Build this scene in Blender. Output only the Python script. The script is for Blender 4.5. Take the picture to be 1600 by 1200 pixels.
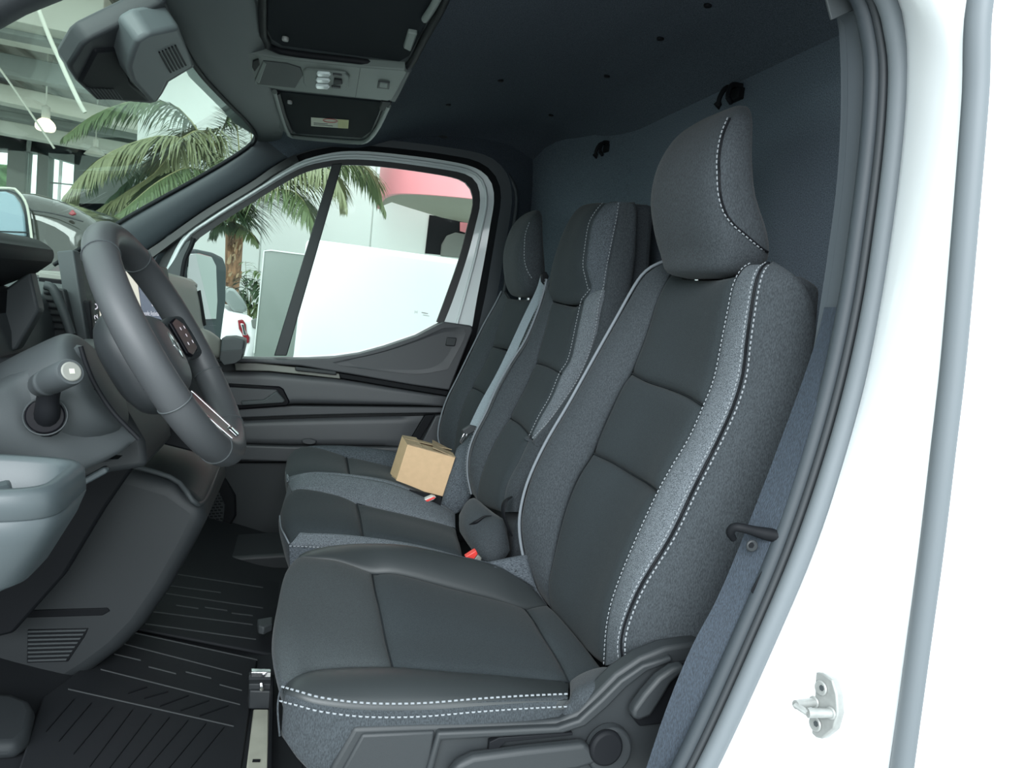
import bpy, bmesh, math, random
import numpy as np
from mathutils import Vector, Matrix
random.seed(7); RNG = np.random.default_rng(7)
for o in list(bpy.data.objects): bpy.data.objects.remove(o)
SC = bpy.context.scene; COL = SC.collection

# ------------------------------------------------------------------ camera, world, light, exposure
# X runs rearward along the van, Y across it towards the passenger door, Z up; driver's seat centre is Y = 0
FPX = 1150.0
yaw, pitch, roll = [math.radians(a) for a in (16, 6, 6)]
CP = np.array([0, -1.2, 0.82])
FW = np.array([math.sin(yaw)*math.cos(pitch), math.cos(yaw)*math.cos(pitch), -math.sin(pitch)])
R0 = np.array([math.cos(yaw), -math.sin(yaw), 0]); U0 = np.cross(R0, FW)
RT = math.cos(roll)*R0 + math.sin(roll)*U0; UP = -math.sin(roll)*R0 + math.cos(roll)*U0
cd = bpy.data.cameras.new('camera'); cam = bpy.data.objects.new('camera', cd); COL.objects.link(cam)
cd.sensor_fit = 'HORIZONTAL'; cd.sensor_width = 36; cd.lens = 36*FPX/1600; cd.clip_start = .02
M4 = Matrix.Identity(4)
for i in range(3):
    M4[i][0] = RT[i]; M4[i][1] = UP[i]; M4[i][2] = -FW[i]; M4[i][3] = CP[i]
cam.matrix_world = M4; SC.camera = cam

W = bpy.data.worlds.new('world'); SC.world = W; W.use_nodes = True
W.node_tree.nodes['Background'].inputs[0].default_value = (0.86, 0.97, 1.0, 1)
W.node_tree.nodes['Background'].inputs[1].default_value = 1.2
def area(name, loc, target, sx, sy, power, col):
    l = bpy.data.lights.new(name, 'AREA'); l.shape = 'RECTANGLE'; l.size = sx; l.size_y = sy; l.energy = power; l.color = col
    o = bpy.data.objects.new(name, l); COL.objects.link(o); o.location = loc
    o.rotation_euler = (Vector(target)-Vector(loc)).to_track_quat('-Z', 'Y').to_euler()
    return o
# the showroom's tall glazing stands behind the photographer
area('window_light', (-1.6, -5.0, 3.2), (0.4, 0.4, 0.4), 5.0, 3.0, 300, (0.93, 0.97, 1.0))
SC.view_settings.view_transform = 'Standard'; SC.view_settings.look = 'None'
SC.view_settings.gamma = 1; SC.view_settings.use_curve_mapping = False
SC.view_settings.exposure = 1.0

# ------------------------------------------------------------------ from a picture point to a place in the van
def ray(px, py): return FW + RT*((px-800)/FPX) + UP*((600-py)/FPX)
def PY(px, py, Y): d = ray(px, py); return CP + d*((Y-CP[1])/d[1])
def PX(px, py, X): d = ray(px, py); return CP + d*((X-CP[0])/d[0])
def PZ(px, py, Z): d = ray(px, py); return CP + d*((Z-CP[2])/d[2])
def PL(px, py, o, n):
    d = ray(px, py); o = np.array(o, float); n = np.array(n, float); return CP + d*(np.dot(o-CP, n)/np.dot(d, n))
def L(pts, Y=None):
    """points (px,py[,Y]) across the van -> list of 3-D points; missing Y are interpolated between the given ones"""
    ys = [p[2] if len(p) > 2 else None for p in pts]
    if all(y is None for y in ys): ys = [Y]*len(pts)
    known = [i for i, y in enumerate(ys) if y is not None]
    ys = np.interp(range(len(pts)), known, [ys[i] for i in known])
    return [PY(p[0], p[1], y) for p, y in zip(pts, ys)]

# ------------------------------------------------------------------ materials
MATS = {}
def mat(name, col, rough=.5, metal=0, noise=0, nscale=300, bump=0, bscale=None, spec=.5, coat=0, emit=None, estr=1, col2=None, stretch=None, sheen=0):
    m = bpy.data.materials.new(name); m.use_nodes = True; nt = m.node_tree; b = nt.nodes['Principled BSDF']
    b.inputs['Base Color'].default_value = (*col, 1); b.inputs['Roughness'].default_value = rough; b.inputs['Metallic'].default_value = metal
    b.inputs['Specular IOR Level'].default_value = spec
    if coat: b.inputs['Coat Weight'].default_value = coat; b.inputs['Coat Roughness'].default_value = .05
    if sheen: b.inputs['Sheen Weight'].default_value = sheen; b.inputs['Sheen Roughness'].default_value = .4
    if emit: b.inputs['Emission Color'].default_value = (*emit, 1); b.inputs['Emission Strength'].default_value = estr
    tc = nt.nodes.new('ShaderNodeTexCoord'); src = tc.outputs['Object']
    if stretch:
        mp = nt.nodes.new('ShaderNodeMapping'); mp.inputs['Scale'].default_value = stretch; nt.links.new(src, mp.inputs[0]); src = mp.outputs[0]
    if noise:
        n = nt.nodes.new('ShaderNodeTexNoise'); n.inputs['Scale'].default_value = nscale; n.inputs['Detail'].default_value = 3
        r = nt.nodes.new('ShaderNodeValToRGB'); r.color_ramp.elements[0].position = .35; r.color_ramp.elements[1].position = .65
        c2 = col2 or tuple(c*(1+noise) for c in col); c1 = col if col2 else tuple(c*(1-noise) for c in col)
        r.color_ramp.elements[0].color = (*c1, 1); r.color_ramp.elements[1].color = (*c2, 1)
        nt.links.new(src, n.inputs['Vector']); nt.links.new(n.outputs[0], r.inputs[0]); nt.links.new(r.outputs[0], b.inputs['Base Color'])
    if bump:
        n2 = nt.nodes.new('ShaderNodeTexNoise'); n2.inputs['Scale'].default_value = bscale or nscale; n2.inputs['Detail'].default_value = 2
        bp = nt.nodes.new('ShaderNodeBump'); bp.inputs['Strength'].default_value = bump; bp.inputs['Distance'].default_value = .002
        nt.links.new(src, n2.inputs['Vector']); nt.links.new(n2.outputs[0], bp.inputs['Height']); nt.links.new(bp.outputs[0], b.inputs['Normal'])
    MATS[name] = m; return m
def glass(name, tint, refl=.06, rough=0.0):
    m = bpy.data.materials.new(name); m.use_nodes = True; nt = m.node_tree; nt.nodes.clear()
    out = nt.nodes.new('ShaderNodeOutputMaterial'); t = nt.nodes.new('ShaderNodeBsdfTransparent'); g = nt.nodes.new('ShaderNodeBsdfGlossy')
    mx = nt.nodes.new('ShaderNodeMixShader'); t.inputs[0].default_value = (*tint, 1); g.inputs['Roughness'].default_value = rough
    lw = nt.nodes.new('ShaderNodeFresnel'); lw.inputs[0].default_value = 1.3
    mt = nt.nodes.new('ShaderNodeMath'); mt.operation = 'MULTIPLY'; mt.inputs[1].default_value = refl*14
    nt.links.new(lw.outputs[0], mt.inputs[0]); mt.use_clamp = True
    nt.links.new(mt.outputs[0], mx.inputs[0]); nt.links.new(t.outputs[0], mx.inputs[1]); nt.links.new(g.outputs[0], mx.inputs[2]); nt.links.new(mx.outputs[0], out.inputs[0])
    MATS[name] = m; return m
cloth = mat('seat_cloth', (.028, .035, .039), .9, noise=.25, nscale=900, bump=.25, bscale=900, spec=.2, sheen=.04)
clothfront = mat('seat_cloth_front', (.038, .045, .048), .9, noise=.25, nscale=900, bump=.25, bscale=900, spec=.2, sheen=.05)
clothmid = mat('seat_cloth_grey', (.040, .047, .053), .9, noise=.3, nscale=700, bump=.3, bscale=800, spec=.2, sheen=.08, stretch=(1, 1, .35))
heather = mat('heather_cloth', (.045, .053, .060), .95, noise=.9, nscale=650, col2=(.17, .19, .21), bump=.35, bscale=650, spec=.2)
heatherd = mat('heather_cloth_dark', (.035, .042, .050), .95, noise=.8, nscale=600, col2=(.095, .11, .125), bump=.35, bscale=600, spec=.2, stretch=(.4, 1, 1))
leather = mat('smooth_upholstery', (.030, .035, .037), .42, bump=.06, bscale=700, spec=.45)
seamm = mat('seam_shadow_cloth', (.018, .022, .025), .95, spec=.1)
thread = mat('thread', (.24, .26, .28), .8)
piping = mat('piping', (.16, .18, .20), .8)
black = mat('black_plastic', (.008, .009, .011), .6, spec=.15)
gloss = mat('gloss_black', (.005, .005, .007), .30, spec=.12)
dash = mat('dash_plastic', (.046, .054, .058), .6, bump=.08, bscale=900)
dashd = mat('dark_plastic', (.022, .026, .029), .55, bump=.08, bscale=900)
dashl = mat('warm_grey_plastic', (.20, .205, .185), .55, bump=.05, bscale=900)
doorp = mat('door_plastic', (.055, .058, .064), .5, bump=.1, bscale=700)
rimm = mat('wheel_leather', (.050, .054, .058), .48, bump=.05, bscale=1200, spec=.4)
binm = mat('blue_grey_plastic', (.052, .066, .072), .42, bump=.04, bscale=900)
coverm = mat('cover_grey', (.085, .10, .105), .5)
lipm = mat('lip_rubber', (.030, .035, .04), .6)
ohm = mat('overhead_grey', (.13, .155, .145), .5, bump=.05, bscale=900)
ohd = mat('overhead_dark', (.05, .062, .066), .55, bump=.06, bscale=900)
felt = mat('bulkhead_felt', (.115, .142, .170), 1, noise=.35, nscale=450, bump=.5, bscale=300, spec=.1)  # some blue of the lens haze is mixed into the felt colour
roofm = mat('headliner_felt', (.070, .085, .104), 1, noise=.3, nscale=500, bump=.3, bscale=400, spec=.1)
rubber = mat('mat_rubber', (.016, .018, .021), .65, spec=.25, bump=.06, bscale=600)
seal = mat('seal_rubber', (.125, .143, .156), .55)
seald = mat('seal_rubber_dark', (.010, .011, .013), .5)
trimp = mat('pillar_plastic', (.033, .042, .050), .55, bump=.06, bscale=800)
white = mat('white_paint', (.90, .92, .93), .3, coat=.5)
wframe = mat('white_paint_frame', (.60, .65, .66), .3, coat=.4)
belt = mat('belt_webbing', (.024, .034, .048), .75, noise=.35, nscale=800, bump=.5, bscale=900, stretch=(1, 1, .2))
belt2 = mat('belt_webbing_grey', (.16, .20, .22), .75, noise=.2, nscale=800, bump=.2)
chrome = mat('chrome', (.75, .76, .78), .15, 1)
steel = mat('zinc_steel', (.33, .34, .33), .42, .3, noise=.1, nscale=60)
beige = mat('beige_steel', (.34, .35, .29), .45, noise=.08, nscale=20)
card = mat('cardboard', (.60, .42, .255), .9, noise=.03, nscale=60, bump=.15, bscale=200, spec=.15)
cardd = mat('cardboard_flap', (.33, .255, .165), .9, noise=.1, nscale=60, bump=.15, bscale=200, spec=.15)
red = mat('red_plastic', (.75, .06, .05), .35)
label = mat('label_paper', (.60, .62, .50), .6)
labely = mat('label_yellow', (.55, .55, .22), .6)
clear = mat('lens_clear', (.70, .78, .78), .15, coat=.5)
scream = mat('screen_cream', (0.02, .02, .02), .3, emit=(.80, .78, .66), estr=.42)
snavy = mat('screen_navy', (0.02, .02, .03), .25, emit=(.035, .035, .085), estr=.6)
stext = mat('screen_text', (.1, .1, .1), .3, emit=(.8, .8, .9), estr=.35)
PANE = glass('clear_glass', (.93, .985, .955), .02)
WPANE = glass('windscreen_glass', (.90, .97, .93), .012)

# ------------------------------------------------------------------ mesh helpers
def link(name, verts, faces, m, parent=None, smooth=True, sharp=None, props=None):
    me = bpy.data.meshes.new(name); me.from_pydata([tuple(map(float, v)) for v in verts], [], faces)
    me.validate(); me.update()
    bm = bmesh.new(); bm.from_mesh(me); bmesh.ops.recalc_face_normals(bm, faces=bm.faces); bm.to_mesh(me); bm.free()
    if smooth:
        for p in me.polygons: p.use_smooth = True
        if sharp: me.set_sharp_from_angle(angle=math.radians(sharp))
    if m: me.materials.append(m)
    o = bpy.data.objects.new(name, me); COL.objects.link(o)
    if parent: o.parent = parent
    return o
def tag(o, lab=None, cat=None, group=None, kind=None):
    if lab: o['label'] = lab
    if cat: o['category'] = cat
    if group: o['group'] = group
    if kind: o['kind'] = kind
    return o
def thing(name, lab, cat, group=None, kind=None):
    o = bpy.data.objects.new(name, None); COL.objects.link(o); o.empty_display_size = .05
    return tag(o, lab, cat, group, kind)
def seat_base(o, kids=None):
    """move a thing's Empty to the base of what it parents"""
    bpy.context.view_layer.update()
    vs = [ch.matrix_world @ v.co for ch in o.children_recursive if ch.type == 'MESH' for v in ch.data.vertices]
    if not vs: return
    c = Vector((sum(v.x for v in vs)/len(vs), sum(v.y for v in vs)/len(vs), min(v.z for v in vs)))
    o.location = c
    for ch in o.children: ch.matrix_parent_inverse = Matrix.Translation(-c)
def bev(o, w, seg=2, angle=30):
    m = o.modifiers.new('bevel', 'BEVEL'); m.width = w; m.segments = seg; m.limit_method = 'ANGLE'; m.angle_limit = math.radians(angle)
    return o
def cat_rom(pts, n):
    """smooth curve through pts, n+1 samples by arc length"""
    P = np.array(pts, float)
    if len(P) == 2: return [P[0]+(P[1]-P[0])*t for t in np.linspace(0, 1, n+1)]
    Q = np.vstack([2*P[0]-P[1], P, 2*P[-1]-P[-2]]); out = []
    for i in range(1, len(Q)-2):
        p0, p1, p2, p3 = Q[i-1:i+3]
        for t in np.linspace(0, 1, 12, endpoint=False):
            out.append(.5*((2*p1)+(-p0+p2)*t+(2*p0-5*p1+4*p2-p3)*t*t+(-p0+3*p1-3*p2+p3)*t**3))
    out.append(P[-1]); out = np.array(out)
    s = np.concatenate([[0], np.cumsum(np.linalg.norm(np.diff(out, axis=0), axis=1))])
    tt = np.linspace(0, s[-1], n+1)
    return [np.array([np.interp(t, s, out[:, k]) for k in range(3)]) for t in tt]
def coons(name, c0, c1, m, parent=None, d0=None, d1=None, nu=20, nv=20, puff=0, power=4, out=(0, -1, 0), sink=.003, thick=.012, smoothc=True):
    """quilted panel between four boundary curves; puff raises its middle above its seams"""
    rs = cat_rom if smoothc else (lambda p, n: resample(p, n))
    A = rs(c0, nu); B = rs(c1, nu)
    D0 = rs(d0 if d0 else [c0[0], c1[0]], nv); D1 = rs(d1 if d1 else [c0[-1], c1[-1]], nv)
    A = np.array(A); B = np.array(B); D0 = np.array(D0); D1 = np.array(D1)
    G = np.zeros((nv+1, nu+1, 3))
    P00, P10, P01, P11 = A[0], A[-1], B[0], B[-1]
    for j in range(nv+1):
        v = j/nv
        for i in range(nu+1):
            u = i/nu
            G[j, i] = (1-v)*A[i]+v*B[i]+(1-u)*D0[j]+u*D1[j]-((1-u)*(1-v)*P00+u*(1-v)*P10+(1-u)*v*P01+u*v*P11)
    du = np.gradient(G, axis=1); dv = np.gradient(G, axis=0); N = np.cross(du, dv)
    N /= (np.linalg.norm(N, axis=2, keepdims=True)+1e-9)
    ov = np.array(out, float)
    if (N @ ov).mean() < 0: N = -N
    for j in range(nv+1):
        for i in range(nu+1):
            a = 1-abs(2*i/nu-1)**power; b = 1-abs(2*j/nv-1)**power
            w = min(1, a*b); G[j, i] = G[j, i]+N[j, i]*(puff*w-(sink if (i in (0, nu) or j in (0, nv)) else 0))
    nn = nu+1; top = G.reshape(-1, 3); nt_ = len(top)
    back = (G-N*thick).reshape(-1, 3) if thick else None
    F = [(j*nn+i, j*nn+i+1, (j+1)*nn+i+1, (j+1)*nn+i) for j in range(nv) for i in range(nu)]
    V = list(top)
    if thick:
        V += list(back); F += [tuple(x+nt_ for x in reversed(f)) for f in F]
        edge = [i for i in range(nn)]+[j*nn+nu for j in range(1, nv+1)]+[nv*nn+i for i in range(nu-1, -1, -1)]+[j*nn for j in range(nv-1, 0, -1)]
        for k in range(len(edge)):
            a, b = edge[k], edge[(k+1) % len(edge)]; F.append((a, b, b+nt_, a+nt_))
    return link(name, V, F, m, parent, True, 60)
def resample(pts, n):
    P = np.array(pts, float); s = np.concatenate([[0], np.cumsum(np.linalg.norm(np.diff(P, axis=0), axis=1))])
    return [np.array([np.interp(t, s, P[:, k]) for k in range(3)]) for t in np.linspace(0, s[-1], n+1)]
def slab(name, pts, vec, m, parent=None, bw=.003, seg=2):
    """closed prism: outline pts pushed along vec"""
    P = [np.array(p, float) for p in pts]; n = len(P); v = np.array(vec, float)
    V = P+[p+v for p in P]
    F = [tuple(range(n)), tuple(range(2*n-1, n-1, -1))]+[(i, (i+1) % n, (i+1) % n+n, i+n) for i in range(n)]
    o = link(name, V, F, m, parent, True, 35)
    if bw: bev(o, bw, seg)
    return o
def tube(name, pts, r, m, parent=None, n=None, res=10, closed=False, smoothc=True, squash=None, up=(0, 0, 1)):
    P = [np.array(p, float) for p in pts]
    if n: P = cat_rom(P, n) if smoothc else resample(P, n)
    k = len(P); rs = np.interp(np.linspace(0, 1, k), np.linspace(0, 1, len(r)), r) if hasattr(r, '__len__') else [r]*k
    V, F = [], []
    upv = np.array(up, float); prev = None
    for i in range(k):
        t = P[(i+1) % k]-P[i-1] if closed else P[min(i+1, k-1)]-P[max(i-1, 0)]
        t = t/(np.linalg.norm(t)+1e-9)
        a = np.cross(t, upv) if prev is None else prev-t*np.dot(prev, t)
        if np.linalg.norm(a) < 1e-5: a = np.cross(t, np.array([1, .3, 0]))
        a /= np.linalg.norm(a); prev = a; b = np.cross(t, a)
        sa, sb = squash or (1, 1)
        for q in range(res):
            th = 2*math.pi*q/res; V.append(P[i]+rs[i]*(sa*math.cos(th)*a+sb*math.sin(th)*b))
    for i in range(k if closed else k-1):
        for q in range(res):
            j = (i+1) % k; F.append((i*res+q, i*res+(q+1) % res, j*res+(q+1) % res, j*res+q))
    if not closed: F += [tuple(range(res)), tuple((k-1)*res+q for q in range(res))]
    return link(name, V, F, m, parent, True, 60)
def ribbon(name, A, B, m, parent=None, n=24, thick=.002, out=(0, -1, 0), smoothc=True):
    return coons(name, A, B, m, parent, nu=n, nv=3, puff=0, out=out, sink=0, thick=thick, smoothc=smoothc)
def box(name, c, s, m, parent=None, bw=.004, rot=None, seg=2):
    c = np.array(c, float); V = []
    Rm = np.array(rot) if rot is not None else np.eye(3)
    for x in (-.5, .5):
        for y in (-.5, .5):
            for z in (-.5, .5): V.append(c+Rm @ np.array([x*s[0], y*s[1], z*s[2]]))
    F = [(0, 1, 3, 2), (4, 6, 7, 5), (0, 4, 5, 1), (2, 3, 7, 6), (0, 2, 6, 4), (1, 5, 7, 3)]
    o = link(name, V, F, m, parent, True, 35)
    if bw: bev(o, bw, seg)
    return o
def disc(name, c, nrm, r, h, m, parent=None, n=28, r2=None, bw=.002):
    """short round stud; nrm is its axis, pointing out"""
    c = np.array(c, float); nrm = np.array(nrm, float); nrm /= np.linalg.norm(nrm)
    a = np.cross(nrm, [0, 0, 1]) if abs(nrm[2]) < .9 else np.cross(nrm, [0, 1, 0]); a /= np.linalg.norm(a); b = np.cross(nrm, a)
    V = []
    for k, (d, rr) in enumerate(((0, r), (h, r2 or r))):
        for q in range(n):
            th = 2*math.pi*q/n; V.append(c+nrm*d+rr*(math.cos(th)*a+math.sin(th)*b))
    F = [tuple(range(n)), tuple(range(2*n-1, n-1, -1))]+[(q, (q+1) % n, (q+1) % n+n, q+n) for q in range(n)]
    o = link(name, V, F, m, parent, True, 35)
    if bw: bev(o, bw, 2)
    return o
def stitches(name, curve, parent, out=(0, -1, 0), off=.002, step=.0075, w=.0011, lift=.0):
    """a row of thread dashes lying along a seam"""
    P = np.array(cat_rom(curve, 200)); ln = np.linalg.norm(np.diff(P, axis=0), axis=1).sum(); k = max(3, int(ln/step))
    P = np.array(resample(P, k*2)); ov = np.array(out, float); ov /= np.linalg.norm(ov); V, F = [], []
    for i in range(0, 2*k-1, 2):
        p, q = P[i], P[i]+(P[i+1]-P[i])*1.25; t = (q-p)/(np.linalg.norm(q-p)+1e-9); s = np.cross(t, ov); s /= (np.linalg.norm(s)+1e-9); n = np.cross(s, t)
        if n @ ov < 0: n = -n
        b = len(V)
        for e, h in ((p, 0), (p+t*.001, 1), (q-t*.001, 1), (q, 0)):
            hh = off+(w if h else 0)
            V += [e+s*w+n*(hh-w*.6), e-s*w+n*(hh-w*.6), e+n*hh]
        for g in range(3):
            a0, a1 = b+3*g, b+3*g+3
            F += [(a0, a0+2, a1+2, a1), (a0+2, a0+1, a1+1, a1+2), (a0+1, a0, a1, a1+1)]
        F += [(b, b+1, b+2), (b+9, b+11, b+10)]
    o = link(name, V, F, thread, parent, False); o['kind'] = 'stuff'; return o
def rings(name, levels, m, parent=None, n=32, p=3.0):
    """closed body from stacked rounded-rectangle levels (cx, cy, z, half x, half y)"""
    V, F = [], []
    for cx, cy, z, hx, hy in levels:
        for q in range(n):
            th = 2*math.pi*q/n; c, s = math.cos(th), math.sin(th)
            V.append((cx+hx*math.copysign(abs(c)**(2/p), c), cy+hy*math.copysign(abs(s)**(2/p), s), z))
    k = len(levels)
    for i in range(k-1):
        for q in range(n): F.append((i*n+q, i*n+(q+1) % n, (i+1)*n+(q+1) % n, (i+1)*n+q))
    F += [tuple(range(n)), tuple((k-1)*n+q for q in range(n))]
    return link(name, V, F, m, parent, True, 70)
def smooth_levels(lv, n):
    A = np.array(lv, float); t = np.linspace(0, len(A)-1, n); out = []
    Q = np.vstack([2*A[0]-A[1], A, 2*A[-1]-A[-2]])
    for x in t:
        i = min(int(x), len(A)-2); f = x-i; p0, p1, p2, p3 = Q[i:i+4]
        out.append(.5*((2*p1)+(-p0+p2)*f+(2*p0-5*p1+4*p2-p3)*f*f+(-p0+3*p1-3*p2+p3)*f**3))
    return out
def text(name, s, loc, ex, ey, size, m, parent=None):
    """flat lettering: ex reading direction, ey up"""
    cu = bpy.data.curves.new(name, 'FONT'); cu.body = s; cu.size = size; cu.extrude = .0002; cu.align_x = 'CENTER'; cu.align_y = 'CENTER'
    t = bpy.data.objects.new(name, cu); COL.objects.link(t)
    ex = Vector(ex).normalized(); ey = Vector(ey); ey = (ey-ex*ey.dot(ex)).normalized(); ez = ex.cross(ey)
    mw = Matrix.Identity(4)
    for i in range(3): mw[i][0], mw[i][1], mw[i][2], mw[i][3] = ex[i], ey[i], ez[i], loc[i]
    dg = bpy.context.evaluated_depsgraph_get(); me = bpy.data.meshes.new_from_object(t.evaluated_get(dg)); me.transform(mw)
    bpy.data.objects.remove(t); me.materials.clear(); me.materials.append(m)
    o = bpy.data.objects.new(name, me); COL.objects.link(o); o.parent = parent; return o
V3 = lambda *a: np.array(a, float)
# ================================================================== THE VAN'S SHELL (setting)
def struct(o, lab=None, cat=None): o['kind'] = 'structure'; (lab and tag(o, lab, cat)); return o
YD = 1.38                                            # inner face of the passenger door
# floor: rises towards the front bulkhead
fx = [(-.85, .22), (-.45, .07), (-.06, -.05), (.9, -.05)]
F_ = coons('floor', [V3(x, -.40, z) for x, z in fx], [V3(x, 1.50, z) for x, z in fx], rubber, nu=40, nv=8, out=(0, 0, 1), sink=0, thick=.02, smoothc=False)
struct(F_)
# bulkhead
bx = lambda y: .86-.10*max(0, (y-.75)/.75)**2
rows = []
WR = coons('wall_rear', [V3(bx(y), y, -.06) for y in np.linspace(-.5, 1.54, 12)], [V3(bx(y)-.0, y, 1.44) for y in np.linspace(-.5, 1.54, 12)], felt, nu=40, nv=30, out=(-1, 0, 0), sink=0, thick=.03)
struct(WR)
# headliner, coved down to the bulkhead and to the sides
def zc(x): return np.interp(x, [-.2, .12, .3, .5, .66, .78, .84, .87], [1.285, 1.305, 1.375, 1.425, 1.44, 1.425, 1.39, 1.33])
ys = np.linspace(-.36, 1.56, 28); xs = np.linspace(-.16, .87, 36); V, F = [], []
for j, y in enumerate(ys):
    for i, x in enumerate(xs):
        yy = y if y < 1.25 else 1.25+(y-1.25)*np.interp(x, [.40, .62], [.50, 1]); e = max(0, abs(yy-.55)-.72)/.29; V.append((x, yy, zc(x)-.11*e*e))
n0 = len(V); V += [(v[0], v[1], v[2]+.03) for v in V]
for j in range(len(ys)-1):
    for i in range(len(xs)-1):
        a = j*len(xs)+i; q = (a, a+1, a+len(xs)+1, a+len(xs)); F += [q, tuple(n0+k for k in reversed(q))]
CE = link('ceiling', V, F, roofm); struct(CE)
for px, py in ((700, 168), (868, 115), (948, 122), (1030, 76), (1105, 15), (780, 145)):
    p = PX(px, py, .70) if px > 800 else PZ(px, py, 1.38)
    if px > 800: p = V3(p[0]-.0, p[1], min(p[2], zc(.70)-.004))
    k = disc('trim_clip', (p[0], p[1], zc(p[0])+.004), (0, 0, -1), .008, .008, black, CE); k['label'] = 'small black trim clip'
# the upper roof panel of the near side, over the open doorway
rr = slab('trim_7', [V3(-.22, -.345, 1.31), V3(-.22, -.46, 1.33), V3(1.3, -.50, 1.33), V3(1.3, -.345, 1.31)], (0, 0, .19), white, None, .02); struct(rr)
rf = slab('trim_11', [V3(-.22, -.40, 1.49), V3(1.3, -.40, 1.49), V3(1.3, 1.58, 1.49), V3(-.22, 1.58, 1.49)], (0, 0, .04), white, None, .015); struct(rf)
fe = slab('trim_12', [V3(-.22, -.36, 1.295), V3(-.22, 1.50, 1.295), V3(-.22, 1.50, 1.50), V3(-.22, -.36, 1.50)], (.03, 0, 0), white, None, .01); struct(fe)

# ---- passenger door
D = thing('door_1', None, None); D['kind'] = 'structure'
glass_o = L([(300, 375), (330, 352), (400, 307), (465, 270), (505, 258), (545, 254), (600, 257), (680, 268), (722, 277), (740, 292), (744, 318), (736, 352), (722, 405), (700, 468), (685, 503),
             (650, 520), (600, 537), (560, 548), (510, 554), (440, 557), (345, 557)], YD+.02)
frame_in = L([(262, 440), (291, 378), (328, 348), (400, 303), (465, 265), (505, 253), (545, 249), (600, 252), (682, 263), (727, 272), (746, 288), (750, 318), (743, 352), (729, 405), (708, 468), (693, 506)], YD+.01)
frame_out = L([(250, 440), (285, 371), (326, 340), (398, 293), (463, 255), (503, 242), (545, 236), (602, 239), (690, 250), (742, 262), (766, 282), (772, 312), (766, 352), (757, 405), (745, 468), (738, 510)], YD)
gask_in = L([(275, 440), (301, 384), (333, 357), (402, 312), (467, 274), (506, 262), (545, 258), (599, 261), (679, 272), (719, 281), (735, 295), (739, 318), (731, 352), (717, 405), (695, 468), (682, 503)], YD+.012)
ribbon('window_frame', frame_out, frame_in, wframe, D, 60, .03)
tube('frame_ridge', [.45*np.array(a)+.55*np.array(b)-V3(0, .004, 0) for a, b in zip(cat_rom(frame_out, 60), cat_rom(frame_in, 60))], .0055, wframe, D, 60, 8)
ribbon('window_gasket', frame_in, gask_in, seald, D, 60, .02)
slab('window_glass', glass_o, (0, .004, 0), PANE, D, 0)
slab('division_bar', L([(519, 256), (535, 255), (448, 556), (428, 556)], YD+.005), (0, .02, 0), dashd, D, .003)
slab('mirror_corner_cover', L([(245, 445), (291, 378), (300, 374), (299, 382), (291, 400), (284, 440), (283, 452), (245, 452)], YD-.012), (0, .02, 0), dash, D, .004)
tube('corner_seal', L([(303, 372), (298, 386), (288, 410), (282, 455)], YD-.008), .008, black, D, 16, 8)
# etched mark low in the glass
slab('glass_mark', L([(659, 487.5), (669, 489.5), (668.4, 491), (658.4, 489)], YD+.014), (0, .001, 0), mat('etch', (.5, .5, .5), .7), D, 0)
slab('glass_mark', L([(661, 491.5), (671, 493.5), (670.6, 494.6), (660.6, 492.6)], YD+.014), (0, .001, 0), MATS['etch'], D, 0)
text('glass_mark', 'H', PY(650, 488, YD+.014), (1, 0, 0), (0, 0, 1), .016, MATS['etch'], D)
# lower door body
slab('door_shell', L([(240, 560), (480, 560), (560, 556), (640, 530), (690, 508), (740, 512), (742, 540), (705, 690), (690, 905), (250, 905)], YD+.03), (0, .05, 0), dashd, D, .004)
slab('upper_pad', L([(340, 558), (440, 562), (515, 560), (562, 553), (602, 542), (652, 525), (684, 508), (694, 503), (737, 509), (739, 516), (702, 610), (640, 601), (560, 587), (470, 572), (400, 567), (340, 567)], YD-.035), (0, .07, 0), doorp, D, .005, 3)
coons('pad_inset', L([(520, 566), (590, 551), (650, 531), (693, 512)], YD-.037), L([(545, 573), (600, 580), (655, 584), (700, 577)], YD-.037), doorp, D, L([(520, 566), (530, 570), (545, 573)], YD-.037), L([(693, 512), (728, 517), (700, 577)], YD-.037), nu=16, nv=10, puff=-.004, out=(0, -1, 0), thick=.01, sink=-.001)
q = slab('lock_button', L([(699, 527), (714, 528), (711, 541), (696, 540)], YD-.044), (0, .01, 0), dashd, D, .003)
slab('armrest_tray', L([(366, 567), (400, 567), (470, 575), (530, 584), (532, 592), (470, 585), (420, 580), (368, 579)], YD-.02), (0, .05, 0), dashl, D, .003)
slab('grab_bar', L([(461, 573), (525, 580), (526, 586), (461, 579)], YD-.035), (0, .02, 0), dashd, D, .003)
slab('tray_slot_shade', L([(530, 583), (620, 597), (702, 611), (699, 619), (620, 606), (532, 591)], YD-.022), (0, .05, 0), black, D, .003)  # black strip stands for the shade in the armrest slot
coons('mid_panel', L([(330, 583), (400, 581), (470, 587), (540, 594), (620, 607), (700, 620)], YD-.015), L([(330, 636), (440, 634), (458, 631), (560, 632), (640, 633), (694, 635)], YD-.02), doorp, D, nu=30, nv=10, puff=.008, power=8, out=(0, -1, 0), thick=.03)
hb = slab('handle_bezel', L([(352, 599), (437, 604), (443, 608), (453, 628), (449, 634), (372, 640), (352, 638)], YD-.032), (0, .03, 0), gloss, D, .004)
slab('handle_recess', L([(356, 605), (432, 609), (446, 627), (442, 630), (378, 634), (356, 632)], YD-.035), (0, .02, 0), doorp, hb, .003)
slab('door_handle', L([(376, 627), (412, 625), (432, 611), (446, 626), (442, 630), (378, 634)], YD-.05), (0, .02, 0), dash, hb, .004)
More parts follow.
